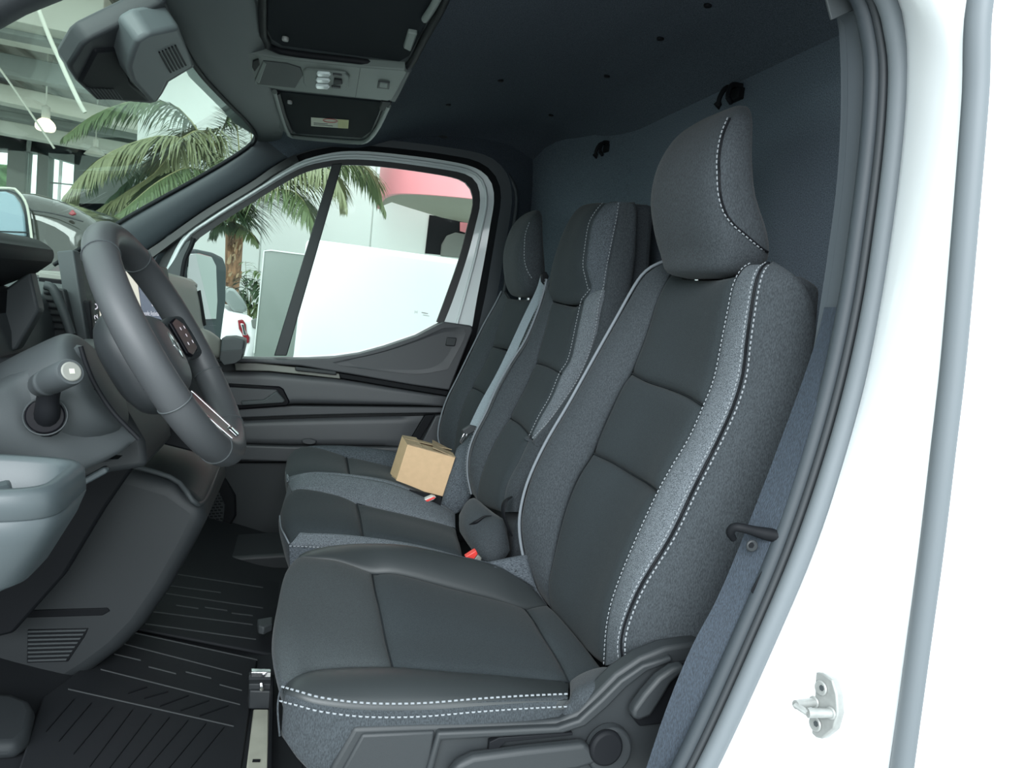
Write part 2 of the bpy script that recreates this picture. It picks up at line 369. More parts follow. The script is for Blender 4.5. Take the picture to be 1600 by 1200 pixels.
slab('lower_rail', L([(330, 641), (450, 634.5), (560, 635.5), (694, 637), (690, 645.5), (560, 647), (450, 650), (330, 655)], YD-.018), (0, .05, 0), doorp, D, .004)
coons('pocket_panel', L([(330, 660), (450, 655), (560, 652), (662, 650)], YD-.006), L([(330, 691), (450, 695), (560, 696), (634, 697)], YD-.012), doorp, D, nu=24, nv=8, puff=.006, power=8, out=(0, -1, 0), thick=.03)
slab('pocket_groove', L([(664, 649), (680, 648), (650, 698), (634, 698)], YD-.004), (0, .02, 0), black, D, .003)
slab('rear_strip', L([(681, 650), (700, 646), (690, 700), (655, 700)], YD-.012), (0, .03, 0), doorp, D, .004)
kp = disc('pocket_latch', PY(483, 688, YD-.02), (0, -1, 0), .026, .012, doorp, D, 24, .022); kp.scale = (1, 1, .4); kp.location = (0, 0, PY(483, 688, YD)[2]*.6)
slab('sill_roll', L([(320, 694), (450, 698), (640, 700), (700, 700), (694, 724), (560, 724), (450, 722), (320, 718)], YD-.03), (0, .06, 0), doorp, D, .006, 3)
# speaker low in the door
sp = slab('speaker_panel', L([(310, 724), (446, 723), (560, 726), (560, 875), (440, 868), (290, 868)], YD+.012), (0, .03, 0), dashd, D, .004)
slab('speaker_bezel', L([(325, 742), (352, 748), (368, 775), (369, 806), (352, 836), (305, 858), (285, 850), (280, 780)], YD-.006), (0, .02, 0), black, D, .006)
sg = slab('speaker_grille', L([(325, 764), (344, 771), (352, 790), (350, 812), (340, 828), (301, 849), (285, 840), (290, 780)], YD-.012), (0, .01, 0), dashd, D, .003)
bm = []
Vs, Fs = [], []
for r in range(15):
    for c in range(10):
        x, y = 346-6.2*c-(r % 2)*3, 774+4.6*r+c*.5
        if x < 296 or (y > 826-.5*(346-x)*.2 and x > 330) or y > 842: continue
        a = [PY(x-2.2, y-1.1, YD-.0135), PY(x+2.2, y-.8, YD-.0135), PY(x+2.2, y+1.1, YD-.0135), PY(x-2.2, y+.8, YD-.0135)]
        b = len(Vs); Vs += a+[p+V3(0, .003, 0) for p in a]; Fs += [(b, b+1, b+2, b+3), (b, b+4, b+5, b+1), (b+1, b+5, b+6, b+2), (b+2, b+6, b+7, b+3), (b+3, b+7, b+4, b)]
g = link('grille_slots', Vs, Fs, black, sg, False); g['kind'] = 'stuff'
slab('door_bin', L([(410, 848), (437, 848), (500, 850), (500, 866), (408, 864)], YD-.02), (0, .03, 0), dashd, D, .004)
st = slab('baseboard_right', L([(270, 835), (290, 858), (315, 869), (360, 871), (440, 866), (520, 866), (520, 920), (440, 905), (270, 895)], 1.08), (0, .22, 0), dashd, None, .01, 3); struct(st)

# ---- trim around the passenger doorway
trim_in = L([(236, 440), (270, 374), (318, 330), (392, 285), (460, 245), (500, 233), (545, 227), (604, 230), (694, 241), (748, 253), (775, 276), (783, 308), (777, 352), (768, 405), (757, 468), (735, 560), (700, 680)], YD+.01)
ribbon('trim_3', trim_in, [a for a in frame_out[:1]]+list(frame_out[1:])+[PY(728, 560, YD), PY(694, 680, YD)], seald, None, 60, .03)
struct(bpy.data.objects['trim_3'])
trim_mid = L([(228, 440, 1.37), (262, 370, 1.37), (312, 322, 1.37), (388, 276, 1.37), (456, 236, 1.38), (498, 222), (545, 216), (606, 219), (698, 230), (760, 243), (790, 268), (800, 306), (795, 352), (786, 405), (775, 468), (752, 560), (716, 680, 1.39)])
wr1 = ribbon('trim_4', trim_mid, trim_in, trimp, None, 60, .02); struct(wr1)
outer = L([(432, 222, 1.36), (470, 205, 1.42), (545, 168, 1.46), (610, 162, 1.48), (700, 160, 1.52), (790, 170, 1.55), (850, 215, 1.56), (868, 300, 1.56), (868, 352, 1.55), (860, 405, 1.54), (850, 468, 1.52), (820, 560, 1.5), (790, 680, 1.48)])
wr2 = ribbon('wall_right', outer, trim_mid[4:], roofm, None, 50, .02); struct(wr2)
tube('pillar_bead', L([(786, 262), (806, 300), (803, 352), (796, 405), (785, 468), (764, 560)], 1.40), .009, trimp, wr2, 30, 10)
# closing wall beyond the trim, up to the bulkhead and roof
slab('wall_right', [V3(.50, 1.56, -.1), V3(.95, 1.56, -.1), V3(.95, 1.56, 1.55), V3(-.1, 1.56, 1.55), V3(-.1, 1.56, 1.42), V3(.45, 1.56, 1.42), V3(.62, 1.56, 1.25)], (0, .03, 0), roofm, None, 0)['kind'] = 'structure'
slab('window_panel', [V3(-.9, 1.44, -.2), V3(-.28, 1.44, -.2), V3(-.28, 1.44, .4), V3(-.9, 1.44, .75)], (0, .03, 0), dashd, D, 0)
# ---- far windscreen pillar
up_ = L([(88, 412, 1.34), (140, 380), (200, 341), (300, 285), (360, 250), (392, 228), (402, 205, 1.33)])
lo_ = L([(150, 462, 1.37), (200, 414), (245, 382), (318, 330), (392, 285), (425, 262), (462, 240, 1.37)])
A1 = coons('trim_1', up_, lo_, trimp, nu=36, nv=12, puff=.014, power=2.5, out=(0, -1, .5), thick=.03); struct(A1)
tube('pillar_edge', L([(84, 414, 1.335), (140, 379), (200, 339), (300, 283), (360, 248), (391, 226), (400, 212, 1.33)]), .006, black, A1, 30, 8)
lo2 = L([(160, 474, 1.365), (210, 424), (252, 392), (322, 340), (396, 294), (428, 272), (466, 250, 1.365)])
ribbon('pillar_seal', lo_, lo2, seald, A1, 30, .02)
# ---- near windscreen pillar, top left of the view
WO = V3(-.19, 0, 1.25); WD = V3(-.55, 0, -.45)/np.linalg.norm([.55, .45]); WN = np.cross(WD, [0, 1, 0])
def PW(px, py, off=0): return PL(px, py, WO-WN*off*np.sign(WN[0]) if off else WO, WN)
A2 = tube('trim_2', [PY(-260, 115, -.36), PY(-60, 34, -.34), PY(20, -8, -.33), PY(100, -40, -.31), PY(240, -110, -.30), V3(-.14, -.38, 1.33)], .03, dashd, None, 24, 16, squash=(1, .6)); struct(A2)
# ---- windscreen glass and its header
ws = [WO+WD*(-.03)+V3(0, -.34, 0), WO+WD*(-.03)+V3(0, 1.36, 0), WO+WD*.76+V3(0, 1.38, 0), WO+WD*.76+V3(0, -.44, 0)]
wg = slab('window_1', ws, -np.sign(WN[2])*WN*-.005, WPANE, None, 0); struct(wg)
hd = coons('trim_5', [PW(245, -8), PW(275, 50), PW(308, 108), PW(345, 150), PW(385, 190), PW(399, 208), PW(402, 225)], [V3(-.10, -.30, 1.275), V3(-.10, .2, 1.268), V3(-.10, .5, 1.266), V3(-.10, .8, 1.266), V3(-.10, 1.1, 1.268), V3(-.10, 1.30, 1.275), V3(-.06, 1.38, 1.27)], ohd, nu=30, nv=8, puff=.004, out=(0, 0, -1), thick=.02); struct(hd)
hl2 = coons('trim_6', [V3(-.10, 1.05, 1.267), V3(-.12, 1.30, 1.268), PY(402, 208, 1.33)], L([(560, 228, 1.36), (500, 232), (440, 250, 1.37)]), roofm, nu=14, nv=8, out=(0, -1, -1), thick=.015, d0=[V3(-.10, 1.05, 1.267), V3(.05, 1.2, 1.29), PY(560, 228, 1.36)]); struct(hl2)
tube('glass_edge', [PW(240, -20), PW(275, 50), PW(308, 108), PW(345, 150), PW(385, 190), PW(398, 208), PW(399, 220), PW(392, 228)], .005, black, hd, 40, 8)
# front bulkhead and cowl under the glass
slab('wall_front', [V3(-.86, -.42, -.2), V3(-.86, 1.45, -.2), V3(-.86, 1.45, .74), V3(-.86, -.42, .74)], (-.05, 0, 0), black, None, 0)['kind'] = 'structure'

# ---- near doorway: pillar trim, seal, painted jamb
sealc = [(1200, -150), (1290, -95), (1350, -50), (1383, 0), (1396, 50), (1402, 100), (1400, 170), (1393, 250), (1381, 345), (1362, 470), (1334, 600), (1297, 730), (1250, 865), (1195, 995), (1125, 1150), (1060, 1280)]
tl = [(1120, -120), (1220, -60), (1280, -20), (1306, 20), (1312, 70), (1314, 140), (1312, 220), (1306, 300), (1297, 370), (1284, 460), (1262, 590), (1222, 730), (1168, 865), (1105, 1000), (1035, 1150), (975, 1280)]
PT = ribbon('trim_8', L(tl, -.345), L([(x-6, y) for x, y in sealc], -.405), trimp, None, 60, .02); struct(PT)
coons('pillar_inner', L([(x, y) for x, y in tl], -.345), [p+V3(.16, .06, 0) for p in L(tl, -.345)], trimp, PT, nu=40, nv=4, out=(-1, 1, 0), thick=.006)
S1 = tube('trim_9', L([(x+3, y) for x, y in sealc], -.425), .0125, seal, None, 80, 12); struct(S1)
S2 = tube('seal_inner_lip', L([(x-21, y) for x, y in sealc], -.405), .006, lipm, S1, 80, 8)
S3 = tube('seal_ribbed_lip', L([(x-38, y) for x, y in sealc], -.39), .0115, trimp, S1, 80, 10)
# thin tab of the headlining at the top of the pillar
slab('headliner_tab', L([(1288, -16), (1324, -10), (1338, 14), (1300, 31)], -.372), (0, .004, 0), dash, PT, .001)
# white body side: door jamb, outer flange
je = L([(1230, -160), (1310, -100), (1370, -50), (1400, 0), (1411, 50), (1414, 100), (1412, 170), (1405, 250), (1393, 345), (1373, 470), (1346, 600), (1308, 730), (1262, 865), (1207, 995), (1137, 1150), (1065, 1300)], -.425)
gap = [(1560, -160, .002), (1512, -2), (1504, 150), (1489, 340), (1470, 560), (1454, 700), (1435, 860), (1412, 1030), (1389, 1200), (1374, 1310)]
gl = L([(p[0], p[1]) for p in gap], -.56)
WL = coons('wall_left', je, gl, white, None, nu=60, nv=10, puff=.012, power=2.2, out=(-1, -.5, 0), thick=.004); struct(WL)
gm = L([(p[0]+20, p[1]) for p in gap], -.575)
S4 = tube('trim_10', gm, .0135, seal, None, 60, 14, squash=(1, .8)); struct(S4)
gr_ = L([(p[0]+38, p[1]) for p in gap], -.585)
bo = coons('wall_left', gr_, [p+V3(.5, -.06, 0) for p in gr_], white, None, nu=40, nv=6, puff=.02, out=(0, -1, 0), thick=.004); struct(bo)
slab('wall_left', [V3(.80, -.44, -.1), V3(1.3, -.5, -.1), V3(1.3, -.5, 1.45), V3(.80, -.44, 1.45)], (0, .02, 0), felt, None, 0)['kind'] = 'structure'
# ================================================================== DASHBOARD AND CONTROLS
DB = thing('dashboard', 'dark grey van dashboard with angled centre screen, reaching from door to door', 'dashboard')
prof = [(-.85, .755), (-.70, .772), (-.50, .766), (-.45, .752), (-.435, .70), (-.43, .60), (-.40, .56), (-.395, .50), (-.46, .42), (-.85, .40)]
slab('dash_body', [V3(x, -.30, z) for x, z in prof], (0, 1.62, 0), dash, DB, .015, 3)
tp = slab('dash_trim_strip', [PY(60, 425, .62), PY(120, 433, .62), PY(122, 441, .62), PY(60, 434, .62)], (.0, .02, 0), dashl, DB, .002)
slab('dash_top_lip', [PY(40, 421, .75), PY(122, 427, .75), PY(122, 436, .75), PY(40, 430, .75)], (0, .3, 0), dashl, DB, .003)
slab('dash_band', [PY(60, 433, .6), PY(122, 440, .6), PY(126, 470, .6), PY(60, 462, .6)], (0, .02, 0), gloss, DB, .002)
# instrument pod with its hood
hood_o = L([(-140, 378), (0, 371), (48, 371), (72, 378), (86, 391), (90, 401), (84, 411), (62, 426), (0, 450), (-140, 470)], .13)
hood = slab('instrument_hood', hood_o, (0, -.30, 0), black, DB, .012, 3)
slab('pod_side', L([(14, 455), (57, 424), (71, 484), (36, 545), (8, 546), (10, 500)], .13), (0, -.03, 0), dash, DB, .004)
slab('pod_body', L([(-80, 452), (20, 445), (14, 540), (30, 560), (-80, 570)], .12), (0, -.24, 0), black, DB, .01)
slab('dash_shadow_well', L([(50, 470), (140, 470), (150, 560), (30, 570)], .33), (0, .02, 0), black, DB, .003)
# vent beside the screen
vt = slab('air_vent', L([(66, 447), (100, 452), (118, 532), (62, 528)], .30), (0, .02, 0), dashd, DB, .003)
for k in range(6): slab('vent_slat', L([(68, 456+k*11), (92+k*3, 458+k*11), (93+k*3, 461+k*11), (68, 459+k*11)], .295), (0, .012, 0), black, vt, .001)
tube('vent_surround', L([(70, 446), (82, 450), (92, 470), (102, 495), (111, 522)], .29), .008, dash, DB, 16, 8)
# centre screen turned towards the driver
sA, sB, sC, sD = PY(116, 392, .36), PY(262, 418, .80), PY(290, 540, .80), PY(146, 545, .36)
nscr = np.cross(sB-sA, sD-sA); nscr /= np.linalg.norm(nscr); nscr = nscr if nscr[0] > 0 else -nscr
scr = slab('centre_screen', [sA, sB, sB+(sD-sA), sD], -nscr*.02, gloss, DB, .004)
def SP(px, py, off=.0006): return PL(px, py, sA+nscr*off, nscr)
slab('screen_bezel', [PL(114, 390, sA+nscr*.012, nscr), PL(124, 392, sA+nscr*.012, nscr), PL(150, 546, sA+nscr*.012, nscr), PL(138, 546, sA+nscr*.012, nscr)], -nscr*.03, dash, DB, .003)
slab('screen_map', [SP(150, 415), SP(212, 423), SP(221, 487), SP(171, 530), SP(158, 520)], nscr*.0004, scream, scr, 0)
slab('screen_panel', [SP(213, 424), SP(255, 430), SP(268, 505), SP(222, 490)], nscr*.0004, snavy, scr, 0)
for q in ((232, 462), (222, 450), (238, 476)): disc('screen_icon', SP(*q, .001), nscr, .004, .0005, stext, scr, 10, bw=0)
exs = (sB-sA)/np.linalg.norm(sB-sA); eys = (sA-sD)/np.linalg.norm(sA-sD)
text('screen_text', 'Google Assistant', SP(236, 490, .001), exs, eys, .016, stext, scr)
text('screen_text', '12', SP(151, 499, .001), eys, -exs, .020, stext, scr)
for q in ((149, 479), (155, 519)): 
    tube('screen_icon', [SP(q[0], q[1]-4, .001), SP(q[0]+3, q[1]-2, .001), SP(q[0]+3, q[1]+2, .001), SP(q[0], q[1]+4, .001)], .0012, stext, scr, 8, 6)
# passenger end of the dash and its cup holder
pe = coons('dash_end_panel', L([(250, 428, 1.05), (285, 434, 1.2), (307, 442, 1.30)]), L([(280, 560, 1.05), (310, 565, 1.2), (330, 562, 1.30)]), dashl, DB, None, L([(307, 442, 1.30), (313, 470), (318, 505), (326, 540), (330, 562, 1.30)]), nu=14, nv=16, puff=.01, out=(1, -.4, 0), thick=.03)
slab('dash_end_top', L([(246, 429, 1.05), (262, 426, 1.25), (300, 436, 1.32), (309, 444, 1.31), (300, 445, 1.25), (250, 440, 1.05)], None), (0, 0, -.012), dashl, DB, .003)
slab('end_vent_slot', L([(308, 455), (313, 453), (322, 508), (317, 510)], 1.285), (0, .01, 0), black, DB, .002)
coons('cup_knuckle', L([(314, 512, 1.22), (330, 518), (347, 531, 1.26)]), L([(318, 556, 1.22), (332, 560), (344, 562, 1.26)]), dashl, DB, nu=10, nv=8, puff=.012, out=(0, -1, 0), thick=.02)
cpo = slab('cup_holder', L([(346, 528), (365, 527), (382, 531), (382, 540), (377, 562), (368, 568), (350, 571), (343, 562)], 1.22), (0, .10, 0), dash, DB, .006, 3); cpo['label'] = 'small dark cup holder at the far end of the dash'
slab('cup_lower', L([(345, 548), (381, 546), (377, 562), (368, 568), (350, 571), (343, 562)], 1.215), (0, .01, 0), dashd, cpo, .002)
cr = [PY(a, b, y) for a, b, y in ((349, 530.5, 1.225), (376, 531.5, 1.225), (376, 529, 1.31), (352, 528, 1.31))]
slab('cup_hollow', [p+V3(0, 0, .0035) for p in cr], (0, 0, -.002), black, cpo, .001)
# near end of the dash: blue-grey bin
lv_ = [(-.47, -.365, .448, .13, .03), (-.455, -.365, .455, .185, .05), (-.44, -.365, .475, .205, .066), (-.425, -.362, .51, .213, .078), (-.42, -.36, .532, .215, .082), (-.42, -.36, .5335, .2135, .0805), (-.42, -.36, .535, .215, .082), (-.42, -.36, .556, .213, .081), (-.42, -.36, .562, .208, .077), (-.42, -.36, .562, .200, .069), (-.42, -.36, .557, .194, .063), (-.42, -.36, .51, .188, .058), (-.42, -.36, .507, .10, .03)]
lv_ = [(a-.013, b, c+.038-(.012 if c < .48 else 0), d, e) for a, b, c, d, e in lv_]
NB = rings('dash_end_bin', lv_, binm, DB, 64, 5.5); NB['label'] = 'pale blue-grey open bin at the near end of the dash'
slab('bin_divider', [V3(-.342, -.40, .543), V3(-.307, -.42, .543), V3(-.272, -.37, .543), V3(-.284, -.34, .543), V3(-.307, -.385, .543)], (0, 0, .046), binm, NB, .005)
slab('bin_divider', [V3(-.42, -.42, .544), V3(-.405, -.42, .544), V3(-.405, -.30, .544), V3(-.42, -.30, .544)], (0, 0, .03), binm, NB, .003)
slab('bin_bracket', [V3(-.6, -.40, .465), V3(-.34, -.40, .465), V3(-.30, -.36, .495), V3(-.6, -.36, .495)], (0, .06, 0), black, DB, .006)
# knee panel round the steering column
kt = L([(-90, 660, -.16), (-30, 622), (0, 605), (25, 590), (60, 569), (100, 549), (131, 541, -.06)])
kb = L([(-90, 716, -.16), (-30, 718), (0, 720), (60, 728), (110, 739), (150, 727), (190, 706), (216, 684, -.04)])
kr = L([(131, 541, -.06), (139, 570), (153, 602), (178, 642), (216, 684, -.04)])
KP = coons('knee_panel', kt, kb, dash, DB, None, kr, nu=36, nv=24, puff=.022, power=2.2, out=(0, -1, 0), thick=.02)
tube('panel_joint', L([(98, 642, -.105), (118, 630, -.11), (135, 616, -.095), (150, 607, -.08)]), .0015, black, KP, 14, 6)
slab('column_back', L([(-100, 560), (20, 560), (70, 545), (140, 545), (225, 690), (230, 730), (170, 740), (100, 760), (-100, 780)], .03), (0, .22, 0), dashd, DB, .01)
tube('column_gap', L([(126, 541), (135, 570), (149, 602), (176, 643), (217, 686)], -.135), .003, black, DB, 30, 8)
# recess under the knee panel and the release lever
slab('lower_recess', L([(-60, 735), (70, 745), (112, 734), (150, 722), (200, 700), (215, 720), (160, 800), (100, 900), (20, 990), (-60, 1010)], .16), (0, .03, 0), black, DB, .005)
slab('recess_lip', L([(88, 737), (110, 728), (135, 721), (165, 717), (186, 718), (165, 722), (140, 725), (115, 732)], -.02), (0, .03, 0), dashd, DB, .003)
hl_ = slab('release_lever', L([(116, 755), (161, 730), (167, 733), (168, 739), (122, 764)], -.05), (0, .016, 0), binm, DB, .003); hl_['label'] = 'pale grey pull lever'
# centre console going down between the footwells
cpts = [(226, 694), (300, 712), (349, 737), (347, 756), (330, 792), (290, 866), (245, 938), (205, 985), (150, 1040), (102, 1078)]
co = [PY(x, y, yy) for (x, y), yy in zip(cpts, (.47, .5, .55, .55, .53, .47, .40, .36, .30, .27))]
co2 = [V3(p[0], .27, p[2]) for p in co]+[V3(-.52, .27, -.02), V3(-.75, .27, .10), V3(-.75, .27, .42), V3(-.36, .27, .46)]
con = slab('centre_console', co2, (0, .38, 0), dashd, DB, .035, 5)
con['label'] = 'dark console running down to the floor'
lp_ = [co2[0]+V3(-.004, .012, .004), co2[1]+V3(0, .012, .004), co2[2]+V3(-.014, .012, .002)]
tube('console_rim', [p for p in lp_]+[lp_[2]+V3(0, .34, 0)], .005, dash, DB, 24, 10)
slab('console_pocket', L([(205, 655), (300, 664), (350, 700), (352, 722), (344, 727), (300, 706), (228, 688)], .30), (0, .28, 0), black, DB, .004)
cg = slab('side_grille', L([(43, 984), (138, 982), (132, 995), (106, 1034), (42, 1036)], .268), (0, .004, 0), black, con, .001)
for k in range(8): slab('grille_slat', L([(43, 986+k*6.5), (135-k*4.3, 984+k*6.5), (133-k*4.3, 987+k*6.5), (43, 989+k*6.5)], .265), (0, .004, 0), dash, cg, .0008)
slab('console_groove', L([(30, 954), (168, 950), (172, 955), (160, 962), (34, 966)], .268), (0, .004, 0), black, con, .0015)
disc('console_stud', PY(17, 1068, .262), (0, -1, 0), .021, .012, black, con, 24, .016)

# ---------------------------------------------------------------- steering wheel
SWC = V3(-.187, -.029, .709); th = 1.026; u = V3(-math.cos(th), 0, math.sin(th)); v = V3(0, 1, 0); n_ = V3(math.sin(th), 0, math.cos(th))
def SW(a, b, c=0): return SWC+u*a+v*b+n_*c
SINK = -.030
SWH = thing('steering_wheel', 'dark grey leather-wrapped steering wheel in front of the driver seat', 'steering wheel')
RR = .174
rim = tube('rim', [SW(RR*math.cos(t), RR*math.sin(t)) for t in np.linspace(0, 2*math.pi, 96, endpoint=False)], .0212, rimm, SWH, res=20, closed=True, up=tuple(n_), squash=(1, 1.05))
def rimring(t, rr=.0216):
    c = SW(RR*math.cos(t), RR*math.sin(t)); a = (u*math.cos(t)+v*math.sin(t))
    return [c+rr*(math.cos(q)*a+math.sin(q)*n_*1.05) for q in np.linspace(0, 2*math.pi, 24, endpoint=False)]
for t in (.62, -.62, 1.95, -1.95, 2.62, -2.62): tube('rim_seam', rimring(t), .0011, dash, rim, res=6, closed=True)
hubm = dashd
def pad(name, lv, m, p=2.6, cx=0.0, n=40):
    V, F = [], []
    for (c, ha, hb) in lv:
        for q in range(n):
            t = 2*math.pi*q/n; ca, sa = math.cos(t), math.sin(t)
            V.append(SW(cx+ha*math.copysign(abs(ca)**(2/p), ca), hb*math.copysign(abs(sa)**(2/p), sa), c+SINK))
    for i in range(len(lv)-1):
        for q in range(n): F.append((i*n+q, i*n+(q+1) % n, (i+1)*n+(q+1) % n, (i+1)*n+q))
    F += [tuple(range(n)), tuple((len(lv)-1)*n+q for q in range(n))]
    return link(name, V, F, m, SWH, True, 60)
pad('hub', smooth_levels([(-.050, .055, .055), (-.04, .072, .072), (-.02, .082, .085), (.0, .078, .082), (.012, .062, .066), (.016, .03, .03)], 18), dashd, 2.6)
bag = pad('airbag_cover', smooth_levels([(.004, .066, .070), (.018, .062, .066), (.030, .05, .053), (.035, .03, .03), (.036, .01, .01)], 16), rimm, 2.4, -.005)
for sgn in (-1, 1):
    slab('spoke', [SW(.035, sgn*.06, -.036), SW(.045, sgn*.12, -.022), SW(.04, sgn*.168, -.010), SW(-.035, sgn*.168, -.010), SW(-.03, sgn*.12, -.022), SW(-.04, sgn*.06, -.036)], n_*.024, dashd, SWH, .008, 3)
    bp = slab('button_pad', [SW(.035, sgn*.085, -.004), SW(.040, sgn*.112, .001), SW(.025, sgn*.138, .004), SW(-.02, sgn*.140, .004), SW(-.028, sgn*.10, -.002), SW(-.02, sgn*.085, -.004)], n_*.006, gloss, SWH, .003)
    for (a, b) in ((.02, .105), (.02, .125), (-.006, .102), (-.006, .126), (.007, .114)): disc('button_mark', SW(a, sgn*b, .0035+(b-.085)*.14), n_, .0028, .0005, stext, bp, 8, bw=0)
    tube('chrome_strip', [SW(.036, sgn*.079, -.008), SW(.0, sgn*.075, -.004), SW(-.038, sgn*.083, -.008)], .0022, chrome, SWH, 12, 8)
low_ = slab('lower_spoke', [SW(-.07, -.030, -.026), SW(-.166, -.026, .004), SW(-.166, .026, .004), SW(-.07, .030, -.026)], n_*.014, gloss, SWH, .005, 3); low_['label'] = 'gloss black lower spoke'
for sgn in (-1, 1): tube('chrome_strip', [SW(-.072, sgn*.031, -.013), SW(-.164, sgn*.027, .017)], .0022, chrome, low_, 6, 8)
slab('spoke_tip', [SW(-.143, .004, .005), SW(-.164, .004, .011), SW(-.164, .022, .011), SW(-.143, .022, .005)], n_*.009, chrome, low_, .004)
em = slab('emblem', [SW(.022, 0, .034+SINK), SW(0, .014, .035+SINK), SW(-.022, 0, .034+SINK), SW(0, -.014, .035+SINK)], n_*.003, chrome, bag, .001)
em['label'] = 'metal diamond emblem'
slab('emblem_hole', [SW(.011, 0, .0382+SINK), SW(0, .0065, .0382+SINK), SW(-.011, 0, .0382+SINK), SW(0, -.0065, .0382+SINK)], n_*.0004, gloss, em, 0)
# column shroud, stalk
CS = thing('steering_column', 'dark steering column with a round-tipped stalk, behind the wheel', 'steering column')
sh = []
for c, ra, rb in ((-.30, .055, .06), (-.22, .075, .08), (-.15, .080, .090), (-.115, .078, .085), (-.105, .065, .065)):
    sh.append((c, ra, rb))
V, F = [], []
for c, ra, rb in smooth_levels(sh, 14):
    for q in range(36): t = 2*math.pi*q/36; V.append(SW(ra*math.cos(t), rb*math.sin(t), c))
for i in range(13):
    for q in range(36): F.append((i*36+q, i*36+(q+1) % 36, (i+1)*36+(q+1) % 36, (i+1)*36+q))
F += [tuple(range(36)), tuple(13*36+q for q in range(36))]
link('column_shroud', V, F, dash, CS, True, 60)
stk = PY(108, 582, -.20); s0 = PY(64, 602, -.155)
ax = (stk-s0)/np.linalg.norm(stk-s0)
disc('stalk_socket', PY(71, 650, -.135), (.2, -1, .15), .0225, .006, gloss, CS, 28)
tube('stalk_socket_ring', [PY(71, 650, -.137)+.0245*(math.cos(t)*V3(.98, .2, 0)+math.sin(t)*V3(0, .14, .99)) for t in np.linspace(0, 2*math.pi, 32, endpoint=False)], .0014, dash, CS, res=6, closed=True)
tube('stalk_arm', [PY(74, 662, -.11), PY(74, 645, -.14), PY(75, 622, -.15), PY(80, 602, -.16)], [.019, .016, .013, .012], black, CS, 14, 14)
kn = tube('stalk_tip', [s0-ax*.006, s0, s0+ax*.010, s0+ax*.011, s0+ax*.017, s0+ax*.018, s0+ax*.026, stk+ax*.0, stk+ax*.004], [.013, .0155, .0155, .0165, .0165, .0155, .0172, .0172, .0155], dash, CS, res=24)
bt = disc('stalk_button', stk+ax*.004, ax, .0125, .0025, dashl, kn, 28, .0118); bt['label'] = 'pale round end button'
e2 = np.cross(ax, [0, 0, 1]); e2 /= np.linalg.norm(e2); e3 = np.cross(e2, ax)
slab('button_mark', [stk+ax*.0066+e2*a+e3*b for a, b in ((-.003, .003), (.003, .003), (.003, -.003), (-.003, -.003))], ax*.0004, label, bt, 0)

# ---------------------------------------------------------------- overhead shelf
ZS = 1.262
OS = thing('overhead_shelf', 'grey overhead shelf above the windscreen with reading lamps and open trays', 'shelf')
def Z(pts, dz=0): return [PZ(x, y, ZS+dz) for x, y in pts]
slab('shelf_base', Z([(330, -160), (760, -160), (703, -10), (640, 112), (606, 160), (586, 208), (572, 220), (450, 212), (420, 190), (395, 130), (378, 78), (345, 40), (262, 0), (250, -60)]), (0, 0, .035), ohd, OS, .008, 3)
slab('front_fascia', [*Z([(262, 0), (300, 40), (345, 52), (378, 86), (398, 135), (425, 190), (440, 212)]), *[p+V3(-.07, 0, .0) for p in Z([(440, 222), (405, 200), (385, 175), (345, 130), (330, 90), (280, 30)])]], (0, 0, .02), ohd, OS, .006)
# driver-side tray
traym = mat('tray_lining', (.014, .018, .021), .9, spec=.1)
tr = slab('storage_tray', Z([(417, -160), (722, -160), (690, -5), (640, 88), (625, 97), (440, 72), (424, 62), (416, 45)], -.004), (0, 0, .01), traym, OS, .003)
tube('tray_rim', Z([(410, -160), (411, 40), (416, 62), (436, 79), (560, 95), (628, 105), (644, 96), (660, 66), (700, -10), (745, -160)], -.004), .007, black, OS, 50, 10)
tube('tray_rail', Z([(664, 30), (680, 5), (700, -40), (735, -160)], -.012), .006, ohm, OS, 20, 10)
slab('tray_post', Z([(405, -160), (414, -160), (413, 58), (405, 60)], -.006), (0, 0, .01), ohm, OS, .002)
slab('tray_stop', Z([(637, 52), (652, 55), (642, 82), (630, 76)], -.012), (0, 0, .01), ohm, OS, .003)
disc('tray_hook', PZ(446, 57, ZS-.006), (0, 0, -1), .006, .008, steel, OS, 14)
disc('tray_hook', PZ(453, 157, ZS-.006), (0, 0, -1), .006, .008, steel, OS, 14)
# lamp console
lc = slab('lamp_console', Z([(384, 83), (430, 91), (560, 105), (632, 110), (637, 114), (613, 156), (606, 158), (560, 153), (430, 139), (396, 131)], -.016), (0, 0, .02), ohm, OS, .003, 3)
slab('console_cubby', Z([(411, 95), (448, 99), (470, 106), (474, 118), (462, 138), (402, 132), (398, 124)], -.0175), (0, 0, .004), dashd, lc, .002)
slab('cubby_socket', Z([(395, 96), (404, 93), (406, 102), (398, 113), (394, 106)], -.019), (0, 0, .003), black, lc, .0015)
slab('cubby_wall', Z([(398, 127), (411, 97), (416, 101), (405, 131)], -.019), (0, 0, .003), ohm, lc, .0015)
lp = slab('reading_lamp', Z([(474, 112), (478, 109), (540, 115), (546, 121), (543, 138), (538, 142), (478, 136), (474, 130)], -.020), (0, 0, .006), ohm, lc, .002)
for k, (x, y) in enumerate(((506, 118), (505, 127.5), (504, 137))):
    slab('lamp_lens', Z([(x-10, y-3.5), (x+9, y-2), (x+11, y), (x+9, y+3.5), (x-10, y+2), (x-12, y-1)], -.025), (0, 0, .006), clear, lp, .0025)
    if k != 1: slab('lamp_switch', Z([(x+14, y-1.6), (x+28, y), (x+28, y+2.2), (x+14, y+.8)], -.023), (0, 0, .004), dashd, lp, .0008)
slab('lamp_switch', Z([(522, 124), (534, 125.5), (535, 132), (521, 133)], -.023), (0, 0, .004), black, lp, .001)
